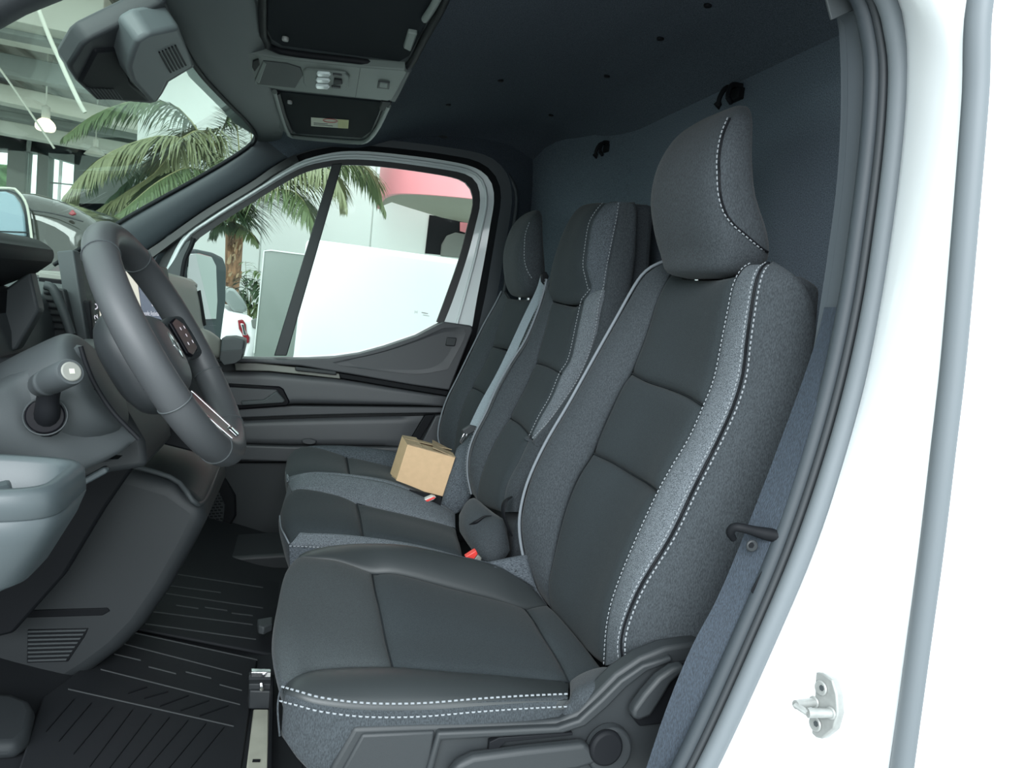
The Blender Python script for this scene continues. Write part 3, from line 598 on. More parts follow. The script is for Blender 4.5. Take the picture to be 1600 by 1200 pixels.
slab('console_joint', Z([(562.5, 107), (563.5, 107), (556, 152), (555, 152)], -.0165), (0, 0, .001), dashd, lc, 0)
sw = slab('roof_button', Z([(591, 128), (609, 130), (608, 140), (589, 138)], -.019), (0, 0, .004), dashd, lc, .001)
slab('button_face', Z([(594, 130), (606, 131.5), (605, 138), (593, 136.5)], -.021), (0, 0, .004), ohm, sw, .001)
slab('console_end', Z([(633, 111), (643, 113), (618, 160), (608, 158)], -.010), (0, 0, .02), ohd, OS, .003)
# passenger-side tray with its sticker
tr2 = slab('storage_tray', Z([(437, 144), (600, 160), (580, 206), (566, 216), (462, 209), (452, 200)], -.003), (0, 0, .01), traym, OS, .003)
tube('tray_rim', Z([(429, 143), (440, 180), (450, 207), (462, 214), (555, 222), (574, 219), (590, 200), (607, 165)], -.006), .006, ohm, OS, 40, 10)
tube('tray_rim', Z([(434, 144), (444, 180), (455, 205)], -.004), .006, black, OS, 14, 8)
slab('tray_stop', Z([(596, 158), (613, 160), (604, 174), (592, 172)], -.010), (0, 0, .01), black, OS, .003)
lb = slab('warning_sticker', Z([(486, 184), (545, 188), (544, 201), (486, 197)], -.0045), (0, 0, .001), label, tr2, 0); lb['label'] = 'cream and yellow warning sticker with a red ring'
slab('sticker_end', Z([(528, 187), (545, 188), (544, 201), (528, 200)], -.0052), (0, 0, .0006), labely, lb, 0)
tube('sticker_ring', [PZ(516+11*math.cos(t), 188.6+2.6*math.sin(t)+.8*math.cos(t), ZS-.0054) for t in np.linspace(0, 2*math.pi, 24, endpoint=False)], .0011, mat('sticker_red', (.5, .12, .12), .6), lb, res=5, closed=True)
slab('sticker_text', Z([(490, 192), (512, 193.6), (512, 194.4), (490, 192.8)], -.0052), (0, 0, .0004), dash, lb, 0)
slab('sticker_text', Z([(490, 194.5), (520, 196.6), (520, 197.4), (490, 195.3)], -.0052), (0, 0, .0004), dash, lb, 0)
# ---------------------------------------------------------------- camera and sensor housing at the top of the windscreen
NI = WN if WN[2] < 0 else -WN
SH = thing('sensor_housing', 'black angular sensor housing with slotted vents, fixed inside the top of the windscreen', 'sensor housing')
def WP(pts, off): return [PL(x, y, WO+NI*off, WN) for x, y in pts]
b0 = slab('housing_base', WP([(252, 6), (262, 4), (306, 104), (266, 128), (256, 146), (246, 160), (234, 163), (150, 156), (122, 130), (110, 112), (108, 104), (128, 72), (140, 62)], .030), -NI*.028, dashd, SH, .010, 3)
slab('housing_front', WP([(150, 80), (200, 76), (205, 130), (238, 160), (160, 157), (124, 130)], .0345), -NI*.01, black, SH, .005)
sd = slab('camera_cover', WP([(206, 86), (214, 66), (235, 54), (282, 44), (300, 92), (303, 103), (263, 127), (254, 146), (244, 160), (236, 161), (206, 128), (200, 108)], .062), -NI*.04, ohd, SH, .014, 4); sd.data.materials.clear(); sd.data.materials.append(coverm)
for k in range(6):
    x = 250+k*4.9; y = 83-k*2.2
    slab('vent_slot', WP([(x-1.3, y), (x+1.3, y-.5), (x+18.8-k*.2, y+30.5), (x+16.2-k*.2, y+31.5)], .0640), -NI*.004, black, sd, 0)
lvp = slab('lower_vent', WP([(134, 138), (180, 140), (193, 156), (152, 156)], .0355), -NI*.003, dash, SH, .001)
for k in range(8): slab('vent_slot', WP([(138+k*5.4, 139), (141+k*5.4, 139), (155+k*5, 155), (152+k*5, 155)], .0362), -NI*.001, black, lvp, 0)
# ================================================================== SEATS
def prism_xz(name, prof, y0, y1, m, parent, bw=.02):
    return slab(name, [V3(x, y0, z) for x, z in prof], (0, y1-y0, 0), m, parent, bw, 3)
def headrest(parent, yc, lv, hw, m, stitch=None):
    """lv: (z, front x, back x, width factor)"""
    levels = smooth_levels([((a+b)/2, yc, z, (b-a)/2, hw*k) for z, a, b, k in lv], 28)
    h = rings('headrest', levels, m, parent, 40, 3.4)
    return h
# ---------------------------------------------------------------- driver's seat
S = thing('van_seat', 'large dark cloth van seat nearest the camera, behind the steering wheel', 'seat')
DS = S
o_bol = L([(440, 1073, -.21), (464, 1056, -.2), (494, 1046, -.185), (550, 1042, -.175), (614, 1042, -.17)])
o_bol2 = L([(614, 1042, -.17), (680, 1048), (724, 1053), (810, 1059), (889, 1064, -.165)])
i_bol = L([(462, 874, .155), (471, 869, .15), (500, 872), (531, 877, .145), (582, 896, .14)])
i_bol2 = L([(582, 896, .14), (622, 898), (707, 921), (770, 937), (821, 951, .14)])
sil = L([(440, 1073, -.21), (429, 1035, -.17), (425, 1000, -.12), (430, 955, -.03), (443, 904, .07), (462, 874, .155)])
seam = L([(614, 1042, -.17), (603, 1000), (594, 955, -.02), (586, 920), (582, 896, .14)])
rseam = L([(889, 1064, -.165), (872, 1030), (850, 995, -.02), (835, 970), (821, 951, .14)])
coons('cushion_front', sil, seam, clothfront, S, o_bol, i_bol, nu=30, nv=24, puff=.012, power=5, out=(0, 0, 1))
coons('cushion_centre', seam, rseam, cloth, S, o_bol2, i_bol2, nu=30, nv=26, puff=.008, power=8, out=(0, 0, 1))
rend = L([(945, 1050, -.165), (930, 1030), (905, 1000, -.02), (875, 965), (855, 944, .16)])
coons('cushion_rear', rseam, rend, cloth, S, nu=24, nv=10, puff=.008, power=4, out=(-.3, 0, 1))
stit = L([(441, 1081, -.225), (466, 1088, -.245), (504, 1098, -.257), (572, 1106, -.262), (656, 1106, -.262), (744, 1099, -.262), (820, 1094), (888, 1091, -.258)])
ob = o_bol+o_bol2[1:]
BO = coons('side_bolster', ob, stit, leather, S, nu=40, nv=14, puff=.016, power=2.2, out=(0, -.6, 1)); BO['label'] = 'smooth leatherette outer bolster'
stitches('stitching', [p+V3(0, -.001, .007) for p in stit], S, (0, -.8, .6), .003, .0085, .0012)
stitches('stitching', [p+V3(0, -.003, -.009) for p in stit], S, (0, -1, .1), .004, .0085, .0012)
low = L([(438, 1150, -.235), (470, 1194, -.25), (520, 1230, -.258), (600, 1230, -.26), (700, 1220, -.26), (780, 1190, -.26), (880, 1140, -.262)])
coons('cushion_side', stit, low, clothmid, S, nu=36, nv=14, puff=.010, power=3, out=(0, -1, 0))
fl = L([(438, 1150, -.235), (444, 1100, -.1), (452, 1040, .05), (470, 960, .16)])
coons('cushion_fascia', sil, [p+V3(.012, 0, 0) for p in fl], clothmid, S, nu=24, nv=10, puff=.006, out=(-1, 0, 0))
tube('piping', L([(441, 1073, -.214), (436, 1086, -.226), (434, 1110, -.235), (437, 1150, -.238)]), .0013, clothmid, S, 14, 8)
rc = coons('cushion_corner', L([(889, 1064, -.17), (915, 1050), (945, 1042, -.18)]), L([(880, 1136, -.264), (930, 1100), (985, 1048, -.262)]), clothmid, S, L([(889, 1064, -.17), (889, 1092, -.262), (880, 1136, -.264)]), L([(945, 1042, -.18), (985, 1048, -.262)]), nu=14, nv=12, puff=.006, out=(0, -1, .6))
crest = L([(462, 874, .16), (474, 864, .18), (500, 856, .2), (540, 850, .212), (582, 848, .215), (636, 851, .215), (707, 865, .215), (768, 879, .212), (800, 895, .21), (838, 920, .2)])
ib = i_bol+i_bol2[1:]+L([(855, 944, .16)])
IB = coons('side_bolster', ib, crest, leather, S, nu=40, nv=14, puff=.014, power=2.2, out=(0, -.4, 1)); IB['label'] = 'smooth leatherette inner bolster'
coons('cushion_side', crest, [p+V3(0, .03, -.16) for p in crest], heatherd, S, nu=30, nv=8, puff=.008, out=(0, 1, 0))
hcn = coons('bolster_end', L([(764, 880, .214), (795, 873, .216), (824, 868, .216)]), L([(800, 897, .21), (818, 908), (840, 922, .2)]), heatherd, S, nu=10, nv=8, puff=.004, out=(0, -.4, 1)); hcn['label'] = 'speckled grey end panel'
prism_xz("cushion_core", [(.05, .10), (.035, .19), (.05, .225), (.12, .235), (.30, .215), (.42, .185), (.55, .17), (.55, .06), (.06, .06)], -.235, .215, black, S, .02)
# backrest
topc = L([(1046, 428, .165), (1075, 434), (1105, 436, 0), (1130, 434), (1155, 428, -.14)])
L1 = L([(1046, 428, .165), (1035, 450), (1025, 472, .165), (1015, 505), (1003, 540), (985, 583, .172)])
R1 = L([(1155, 428, -.14), (1145, 447), (1137, 485), (1127, 535), (1115, 592), (1098, 635, -.15)])
s1 = L([(985, 583, .172), (1010, 596), (1040, 606, .02), (1070, 618), (1098, 635, -.15)])
L2 = L([(985, 583, .172), (969, 609), (945, 660), (925, 708, .172)]); R2 = L([(1098, 635, -.15), (1076, 684), (1050, 727), (1027, 768, -.15)])
s2 = L([(925, 708, .172), (955, 722), (985, 740, .02), (1010, 755), (1027, 768, -.15)])
L3 = L([(925, 708, .172), (904, 742), (888, 780), (875, 825), (863, 880), (857, 912), (862, 958, .165)]); R3 = L([(1027, 768, -.15), (995, 837), (966, 909), (950, 967), (944, 1040, -.155)])
s3 = L([(862, 958, .165), (880, 985), (905, 1010, 0), (925, 1028), (944, 1040, -.155)])
for a, b, l, r in ((topc, s1, L1, R1), (s1, s2, L2, R2), (s2, s3, L3, R3)):
    coons('backrest_panel', a, b, cloth, S, l, r, nu=26, nv=26, puff=.009, power=8, out=(-1, 0, .3), sink=.005)
lsil = L([(1040, 408, .19), (1018, 419, .205), (998, 440, .225), (962, 503, .24), (930, 560), (890, 632), (856, 690), (830, 745), (817, 790), (814, 830), (822, 878), (838, 918), (856, 946, .225)])
LB = coons('backrest_bolster', L1+L2[1:]+L3[1:], lsil, clothmid, S, nu=50, nv=14, puff=.016, power=2.0, out=(-1, .3, 0), sink=.004)
tube('piping', [p+V3(-.003, .002, 0) for p in lsil], .0032, piping, S, 60, 8)
sr = L([(1200, 411, -.185), (1188, 420, -.2), (1180, 440, -.208), (1173, 478), (1165, 535), (1159, 585), (1145, 632), (1122, 684), (1083, 762), (1047, 837), (1003, 909), (980, 960), (970, 1000), (972, 1034, -.22)])
sl = L([(1172, 412, -.14), (1158, 422, -.14)])+R1[1:]+R2[1:]+R3[1:]
ST = coons('backrest_stripe', sl, sr, heather, S, nu=60, nv=10, puff=.007, power=3, out=(-1, -.5, 0), sink=.002); ST['label'] = 'light speckled grey stripe'
tube('seam_groove', [p+V3(-.0005, -.003, 0) for p in sr], .0022, black, S, 60, 6)
stitches('stitching', [.9*a+.1*b+V3(-.004, -.005, 0) for a, b in zip(cat_rom(sr, 60), cat_rom(sl, 60))], S, (-1, -.7, 0), .001, .0075, .0009)
stitches('stitching', [p+V3(.004, -.007, 0) for p in cat_rom(sr, 60)], S, (-.5, -1, 0), .0015, .0085, .0012)
stitches('stitching', [.06*a+.94*b+V3(-.003, -.002, 0) for a, b in zip(cat_rom(sr, 60), cat_rom(sl, 60))], S, (-1, -.4, 0), .001, .0075, .0010)
rear = L([(1204, 410, -.2), (1224, 417, -.22), (1246, 433, -.24), (1262, 455, -.25), (1273, 490, -.255), (1276, 560), (1268, 630), (1245, 720), (1215, 800), (1180, 870), (1140, 940), (1110, 985), (1088, 1012), (1082, 1022, -.25)])
coons('backrest_side', sr, rear, clothmid, S, nu=50, nv=18, puff=.016, power=2.6, out=(-.2, -1, 0), sink=.003, thick=0)
prism_xz('backrest_core', [(.56, .17), (.56, .30), (.60, .45), (.66, .62), (.70, .80), (.705, .89), (.725, .915), (.765, .90), (.775, .75), (.74, .5), (.62, .15), (.55, .15)], -.215, .215, clothmid, S, .03)
for c_ in (seam, rseam, s1, s2, L1+L2[1:]+L3[1:], i_bol2, o_bol2):
    tube('seam', [p+V3(0, 0, -.002) if any(c_ is k_ for k_ in (seam, rseam, i_bol2, o_bol2)) else p+V3(.002, 0, 0) for p in c_], .0012, seamm, S, 40, 6)
# headrest
HRl = [(.905, .668, .716, .45), (.914, .640, .735, .80), (.945, .630, .748, .97), (.985, .612, .738, 1.0), (1.04, .598, .705, 1.0), (1.09, .600, .690, .98), (1.13, .612, .685, .93), (1.165, .632, .684, .82), (1.188, .658, .684, .60), (1.194, .668, .678, .35)]
hr = headrest(S, .0, HRl, .128, clothmid)
hst = L([(1141, 186, -.105), (1131, 210, -.112), (1125, 240, -.117), (1124, 270), (1126, 304, -.119), (1134, 332), (1147, 351), (1166, 368), (1190, 388, -.117), (1204, 396, -.112)])
def on_mesh(ob, pts, frm, lift=.001):
    """drop points onto a mesh along the line from frm"""
    me = ob.data; from mathutils.bvhtree import BVHTree
    t = BVHTree.FromPolygons([v.co for v in me.vertices], [p.vertices[:] for p in me.polygons]); out = []
    for p in pts:
        d = Vector(p)-Vector(frm); h = t.ray_cast(Vector(frm), d.normalized())
        if h[0] is not None: out.append(np.array(h[0]+h[1]*(lift if h[1].dot(d) < 0 else -lift)))
    return out
hs2 = on_mesh(hr, cat_rom(hst, 60), CP, .0015)
if len(hs2) > 5:
    tube('headrest_seam', hs2, .0018, black, hr, 60, 6); stitches('stitching', [p+V3(-.004, 0, 0) for p in hs2], hr, (-.7, -.7, 0), .001, .0085, .0010)
for dy in (-.05, .05):
    tube('headrest_post', [V3(.70, dy, .86), V3(.695, dy, .93)], .006, chrome, S, 4, 10)
slab('headrest_gap', L([(1062, 428, .1), (1150, 428, -.1), (1152, 436, -.1), (1066, 437, .1)]), (.03, 0, 0), black, S, .002)
# plastic side valance with its controls
sv = slab('side_valance', L([(553, 1137), (640, 1134), (757, 1131), (840, 1129), (876, 1126), (905, 1113), (935, 1082), (962, 1054), (1000, 1028), (1040, 1012), (1092, 1004), (1110, 1010), (1100, 1100), (1040, 1240), (980, 1330), (470, 1330), (500, 1240), (520, 1195)], -.272), (0, .03, 0), dashd, S, .006, 3)
slab('valance_recess', L([(566, 1148), (680, 1143), (672, 1200), (655, 1260), (520, 1260), (534, 1205)], -.276), (0, .01, 0), dashd, sv, .004, 3)
slab('valance_step', L([(684, 1145), (780, 1141), (872, 1137), (905, 1126), (940, 1094), (970, 1064), (1005, 1040), (1050, 1026), (1052, 1034), (1012, 1050), (980, 1075), (950, 1106), (915, 1136), (880, 1147), (780, 1153), (690, 1158), (664, 1260), (650, 1260)], -.282), (0, .014, 0), dashd, sv, .004, 3)
slab('handle_slot', L([(765, 1160), (780, 1153), (895, 1145), (895, 1149), (790, 1160), (768, 1180), (763, 1180)], -.2825), (0, .01, 0), black, sv, .001)
lv = slab('recline_lever', L([(715, 1196), (740, 1184), (820, 1173), (915, 1163), (945, 1190), (900, 1205), (800, 1216), (700, 1240), (700, 1215)], -.297), (0, .02, 0), dashd, S, .007, 3)
disc('knob_collar', PY(947, 1166, -.274), (.05, -1, .1), .037, .018, dashd, S, 40, .034, .004)
disc('recline_knob', PY(944, 1165, -.29), (.05, -1, .1), .026, .012, black, S, 40, .025, .004)
slab('tilt_lever', L([(990, 1110), (1008, 1085), (1030, 1060), (1052, 1045), (1072, 1040), (1068, 1052), (1050, 1068), (1034, 1095), (1018, 1120), (998, 1128), (988, 1122)], -.30), (0, .02, 0), dashd, S, .007, 3)
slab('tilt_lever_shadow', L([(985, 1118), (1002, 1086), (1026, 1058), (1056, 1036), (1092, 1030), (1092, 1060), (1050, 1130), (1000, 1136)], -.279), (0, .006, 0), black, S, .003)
# pedestal and rail under the seat
slab('pedestal', [V3(.05, -.2, -.05), V3(.05, .22, -.05), V3(.05, .22, .07), V3(.05, -.2, .07)], (.5, 0, 0), black, S, .01)
rb = slab('rail_plate', [PZ(396, 1108, -.03), PZ(420, 1108, -.03), PZ(418, 1225, -.03), PZ(382, 1225, -.03)], (0, 0, -.015), beige, S, .002); rb['label'] = 'bare beige steel floor plate with a slotted hole'
slab('plate_slot', [PZ(395, 1187, -.029), PZ(407, 1187, -.029), PZ(406, 1191, -.029), PZ(394, 1191, -.029)], (0, 0, .001), black, rb, 0)
slab('rail_side', [PZ(421, 1075, -.02), PZ(427, 1075, -.02), PZ(423, 1230, -.02), PZ(416, 1230, -.02)], (0, 0, .03), black, S, .002)
for k, (x0, y0, x1, y1) in enumerate(((392, 1044, 424, 1047), (389, 1049, 424, 1052), (389, 1061, 424, 1066))):
    a, b, c_, d_ = PZ(x0, y0, .03-.01*k), PZ(x1, y0+1, .03-.01*k), PZ(x1, y1+3, .03-.01*k), PZ(x0, y1+3, .03-.01*k)
    slab('rail_latch', [a, b, c_, d_], (0, 0, -.012), chrome if k == 0 else dashd, S, .0015)
slab('rail_block', [PZ(389, 1066, .0), PZ(424, 1066, .0), PZ(424, 1080, 0), PZ(390, 1079, 0)], (0, 0, -.04), dashd, S, .003)
tube('latch_pin', [PZ(408, 1070, .012), PZ(409, 1077, .012)], .004, chrome, S, 3, 8)
slab('rail_latch', [PZ(402, 967, -.0), PZ(426, 963, -.0), PZ(426, 974, 0), PZ(412, 980, 0), PZ(404, 978, 0)], (0, 0, -.02), dash, S, .003)

# ---------------------------------------------------------------- middle seat
S = thing('van_seat', 'narrow middle van seat with a tall one-piece back and speckled grey edge stripes', 'seat'); MS = S
nb = L([(469, 831, .39), (505, 832), (541, 834), (597, 841), (653, 851), (723, 868, .40)])
nlow = L([(452, 852, .365), (475, 853), (515, 855), (580, 858), (650, 865), (720, 880, .37)])
fb = L([(456, 766, .66), (469, 763), (498, 767), (530, 775), (557, 786, .655)])
fb2 = L([(557, 786, .655), (590, 795), (625, 803), (670, 814), (712, 825, .655)])
ridge = L([(449, 755, .745), (460, 746), (478, 740), (505, 739), (555, 744), (611, 755), (660, 774), (712, 801, .745)])
mseam = L([(567, 837, .395), (563, 812), (560, 797, .6), (557, 786, .655)])
msil = L([(469, 831, .39), (452, 838, .40), (440, 820, .46), (437, 803, .53), (444, 780, .6), (456, 766, .66)])
coons('cushion_front', L([(452, 848, .385), (440, 828, .44), (436, 806, .52), (442, 784, .6), (454, 767, .66)]), mseam, cloth, S, nb[:4][:1]+L([(500, 832, .392), (540, 835, .393), (567, 837, .395)]) if False else L([(452, 848, .385), (469, 832, .39), (505, 832), (540, 834), (567, 837, .395)]), fb, nu=24, nv=20, puff=.010, power=5, out=(0, 0, 1))
mend = L([(727, 868, .40), (722, 850), (717, 838, .58), (713, 825, .655)])
coons('cushion_centre', mseam, mend, cloth, S, L([(567, 837, .395), (597, 841), (653, 851), (723, 868, .40)]), fb2, nu=24, nv=20, puff=.008, power=8, out=(0, 0, 1))
ns = coons('cushion_stripe', [nb[0]+V3(0, 0, 0)]+nb[1:], nlow, heather, S, nu=30, nv=8, puff=.006, power=2.5, out=(0, -1, .6)); ns['label'] = 'light speckled grey edge stripe'
stitches('stitching', [p+V3(0, -.002, -.001) for p in nlow], S, (0, -1, .4), .003, .008, .0012)
coons('cushion_side', nlow, L([(454, 905, .362), (520, 925, .362), (720, 940, .365)]), heatherd, S, nu=24, nv=8, puff=.004, out=(0, -1, 0))
fs = coons('cushion_stripe', fb+fb2[1:], ridge, heather, S, nu=36, nv=10, puff=.008, power=2.4, out=(0, -.5, 1)); fs['label'] = 'light speckled grey edge stripe'
coons('cushion_fascia', L([(452, 848, .385), (440, 828, .44), (436, 806, .52), (442, 784, .6), (449, 757, .735)]), L([(456, 905, .37), (452, 880, .45), (452, 860, .55), (456, 840, .70)]), clothmid, S, nu=20, nv=8, puff=.006, out=(-1, 0, 0))
tube('piping', L([(452, 850, .383), (446, 838, .40), (439, 824, .45), (437, 806, .52)]), .0018, piping, S, 20, 6)
prism_xz("cushion_core", [(.05, .10), (.035, .19), (.05, .225), (.12, .235), (.30, .205), (.42, .175), (.55, .17), (.55, .06), (.06, .06)], .375, .70, black, S, .02)
# back
i_t = L([(862, 472, .69), (880, 476), (898, 479, .56), (911, 471, .51)])
il1 = L([(862, 472, .69), (856, 500), (848, 530), (838, 567, .69)]); ir1 = L([(911, 471, .51), (903, 507), (891, 560), (877, 584, .50)])
is1 = L([(838, 567, .69), (857, 573), (877, 584, .50)])
il2 = L([(838, 567, .69), (825, 600), (812, 625), (797, 653, .69)]); ir2 = L([(877, 584, .50), (862, 620), (845, 650), (829, 683, .50)])
is2 = L([(797, 653, .69), (813, 664), (829, 683, .50)])
il3 = L([(797, 653, .69), (775, 690), (757, 730), (748, 765), (748, 790, .68)]); ir3 = L([(829, 683, .50), (808, 725), (792, 757), (783, 800, .50)])
is3 = L([(748, 790, .68), (764, 800), (783, 812, .50)])
for a, b, l, r in ((i_t, is1, il1, ir1), (is1, is2, il2, ir2), (is2, is3, il3, ir3)):
    coons('backrest_panel', a, b, cloth, S, l, r, nu=18, nv=22, puff=.008, power=8, out=(-1, 0, .3), sink=.004)
ms_ = L([(856, 436, .74), (850, 460, .745), (840, 490, .75), (822, 532), (800, 566), (778, 605), (761, 644), (742, 681), (733, 711), (732, 742), (738, 772, .74)])
coons('backrest_bolster', il1+il2[1:]+il3[1:], ms_, clothmid, S, nu=40, nv=10, puff=.010, power=2.2, out=(-1, .3, 0))
tube('piping', [p+V3(-.003, 0, 0) for p in ms_], .0028, piping, S, 50, 8)
stitches('stitching', [p+V3(-.008, -.006, 0) for p in ms_], S, (-1, 0, 0), .001, .008, .0009)
coons('backrest_flank', ms_, [p+V3(.04, .004, 0) for p in ms_], clothmid, S, nu=30, nv=8, puff=.004, out=(-.3, 1, 0))
stl = L([(925, 452, .50), (917, 462, .505), (911, 471, .51)])+ir1[1:]+ir2[1:]
stt = L([(945, 450, .46), (941, 462, .455), (937, 480), (934, 505), (925, 545), (905, 592), (880, 630), (858, 660), (833, 686, .47)])
m1 = coons('backrest_stripe', stl, stt, heather, S, nu=40, nv=8, puff=.005, power=3, out=(-1, -.5, 0)); m1['label'] = 'light speckled grey stripe'
stitches('stitching', [p+V3(-.004, -.002, 0) for p in stt], S, (-1, -.6, 0), .001, .0075, .0012)
stitches('stitching', [p+V3(-.004, .002, 0) for p in stl], S, (-1, -.6, 0), .001, .0075, .0010)
lowr = L([(829, 686, .50), (845, 700, .45), (830, 735), (812, 765, .45), (806, 800, .45)])
coons('backrest_bolster', ir3, lowr, clothmid, S, nu=20, nv=8, puff=.010, power=2.2, out=(-1, -.3, 0))
for c_ in (mseam, is1, is2, fb2): tube('seam', [p+V3(.001, 0, -.001) for p in c_], .0012, seamm, S, 24, 6)
# head part
hl = L([(862, 470, .69), (857, 450, .71), (862, 420, .72), (871, 390), (884, 358), (900, 330, .715), (912, 320, .70)])
hrt = L([(911, 471, .51), (922, 452, .50), (918, 435), (914, 415), (917, 385), (923, 350), (934, 330), (946, 316, .51)])
coons('head_panel', hl, hrt, cloth, S, L([(862, 470, .69), (886, 475), (911, 471, .51)]), L([(912, 320, .70), (930, 316), (946, 316, .51)]), nu=30, nv=20, puff=.016, power=4, out=(-1, 0, .2))
hst2 = L([(944, 452, .46), (949, 420), (955, 390), (961, 360), (966, 335), (968, 315, .46)])
m2 = coons('head_stripe', hrt, hst2, heatherd, S, L([(911, 471, .51), (930, 462), (944, 452, .46)]), L([(946, 316, .51), (957, 314), (968, 315, .46)]), nu=30, nv=8, puff=.008, power=3, out=(-1, -.5, 0)); m2['label'] = 'speckled grey edge stripe'
stitches('stitching', [p+V3(-.004, .001, 0) for p in hrt[1:]], S, (-1, -.4, 0), .001, .0075, .0011)
stitches('stitching', [p+V3(-.003, -.002, 0) for p in hst2], S, (-1, -.6, 0), .001, .0075, .0011)
flank = L([(968, 315, .46), (966, 335), (961, 360), (955, 390), (949, 420), (944, 452), (937, 490), (930, 530), (905, 592), (870, 645), (833, 690, .46)])
fl2 = L([(988, 320, .44), (994, 330), (994, 360), (993, 390), (990, 420), (985, 452), (976, 500), (962, 560), (935, 630), (905, 690), (870, 750, .44)])
coons('backrest_flank', flank, fl2, clothmid, S, nu=40, nv=10, puff=.010, power=2.5, out=(0, -1, 0))
prism_xz('backrest_core', [(.52, .15), (.53, .30), (.59, .48), (.66, .68), (.68, .85), (.68, .98), (.70, 1.06), (.73, 1.095), (.79, 1.10), (.80, .95), (.78, .70), (.70, .30), (.55, .15)], .47, .735, clothmid, S, .025)
# folded cloth cover over the buckle well at the root of the back
fp = coons('buckle_cover', L([(716, 804, .66), (726, 790, .67), (738, 777, .66), (752, 786, .60), (770, 800, .54), (784, 812, .48), (792, 838, .44)]), L([(717, 830, .60), (730, 850, .52), (744, 868, .45), (756, 877, .42), (768, 878, .41), (783, 873, .41), (791, 856, .42)]), clothmid, S, nu=24, nv=14, puff=.03, power=2.2, out=(-1, -.4, .6)); fp['label'] = 'folded dark cloth cover with a slit'
tube('cover_slit', L([(733, 820, .52), (745, 815, .50), (757, 807, .50), (768, 806, .49)]), [.001, .0045, .003, .001], black, fp, 16, 8)
bpy.context.view_layer.update()

# ---------------------------------------------------------------- passenger seat
S = thing('van_seat', 'far van seat beside the passenger door, with a separate padded headrest', 'seat'); PS = S
pn = L([(449, 752, .80), (453, 744), (490, 741), (546, 744, .80)]); pn2 = L([(546, 744, .80), (580, 747), (608, 752), (650, 768), (680, 782, .80)])
pf = L([(458, 708, 1.20), (470, 700), (493, 700), (541, 714, 1.20)]); pf2 = L([(541, 714, 1.20), (575, 722), (611, 731), (650, 742), (680, 750, 1.20)])
psm = L([(546, 744, .80), (544, 730, 1.0), (541, 714, 1.20)]); psil = L([(449, 752, .80), (447, 735, .95), (449, 720, 1.08), (458, 708, 1.20)])
coons('cushion_front', psil, psm, cloth, S, pn, pf, nu=20, nv=18, puff=.012, power=5, out=(0, 0, 1))
coons('cushion_centre', psm, L([(680, 782, .80), (680, 765, 1.0), (680, 750, 1.20)]), cloth, S, pn2, pf2, nu=20, nv=18, puff=.008, power=8, out=(0, 0, 1))
c1 = coons('cushion_stripe', pf+pf2[1:], L([(470, 702, 1.26), (500, 698), (557, 697), (625, 706), (690, 722, 1.26)]), heatherd, S, nu=30, nv=8, puff=.010, power=2.4, out=(0, -.3, 1)); c1['label'] = 'speckled grey edge stripe'
c2 = coons('cushion_stripe', pn+pn2[1:], [p+V3(0, .006, 0) for p in ridge], heather, S, nu=36, nv=8, puff=.004, power=2.4, out=(0, .3, 1)); c2['label'] = 'light speckled grey edge stripe'
coons('cushion_fascia', psil, L([(456, 800, .80), (452, 780, .95), (455, 765, 1.1), (462, 750, 1.2)]), clothmid, S, nu=20, nv=8, puff=.006, out=(-1, 0, 0))
tube('piping', L([(449, 752, .79), (447, 737, .93), (450, 745, .80), (454, 760, .78)]), .002, piping, S, 16, 6)
prism_xz("cushion_core", [(.05, .10), (.035, .19), (.05, .215), (.12, .225), (.30, .20), (.42, .17), (.55, .17), (.55, .06), (.06, .06)], .765, 1.24, black, S, .02)
pt = L([(792, 466, 1.17), (810, 468), (832, 468, .95)])
pl1 = L([(792, 466, 1.17), (783, 500), (770, 541, 1.17)]); pr1 = L([(832, 468, .95), (822, 500), (812, 552, .93)])
ps1 = L([(770, 541, 1.17), (785, 546), (812, 556, .93)])
pl2 = L([(770, 541, 1.17), (755, 575), (738, 605, 1.17)]); pr2 = L([(812, 556, .93), (795, 595), (775, 630, .93)])
ps2 = L([(738, 605, 1.17), (752, 612), (775, 630, .93)])
pl3 = L([(738, 605, 1.17), (722, 640), (712, 690), (708, 720, 1.15)]); pr3 = L([(775, 630, .93), (750, 680), (735, 730), (728, 770, .93)])
ps3 = L([(708, 720, 1.15), (718, 745), (728, 770, .93)])
for a, b, l, r in ((pt, ps1, pl1, pr1), (ps1, ps2, pl2, pr2), (ps2, ps3, pl3, pr3)):
    coons('backrest_panel', a, b, cloth, S, l, r, nu=16, nv=18, puff=.008, power=8, out=(-1, 0, .3))
for c_ in (psm, ps1, ps2): tube('seam', [p+V3(.001, 0, -.001) for p in c_], .0018, seamm, S, 16, 6)
psl = L([(785, 455, 1.22), (775, 475, 1.25), (758, 505, 1.27), (738, 545), (716, 590), (700, 622), (691, 648), (686, 672), (687, 690), (696, 706, 1.26)])
coons('backrest_bolster', pl1+pl2[1:]+pl3[1:], psl, clothmid, S, nu=36, nv=10, puff=.012, power=2.2, out=(-1, .3, 0))
tube('piping', [p+V3(-.003, 0, 0) for p in psl], .0028, piping, S, 50, 8)
pnr = L([(846, 455, .87), (842, 490, .855), (830, 540), (805, 590), (778, 635), (752, 690), (735, 740), (716, 800, .85)])
coons('backrest_bolster', pr1+pr2[1:]+pr3[1:], pnr, clothmid, S, nu=36, nv=10, puff=.012, power=2.2, out=(-1, -.3, 0))
coons('backrest_flank', pnr, [p+V3(.10, 0, 0) for p in pnr], clothmid, S, nu=30, nv=6, puff=.004, out=(0, -1, 0))
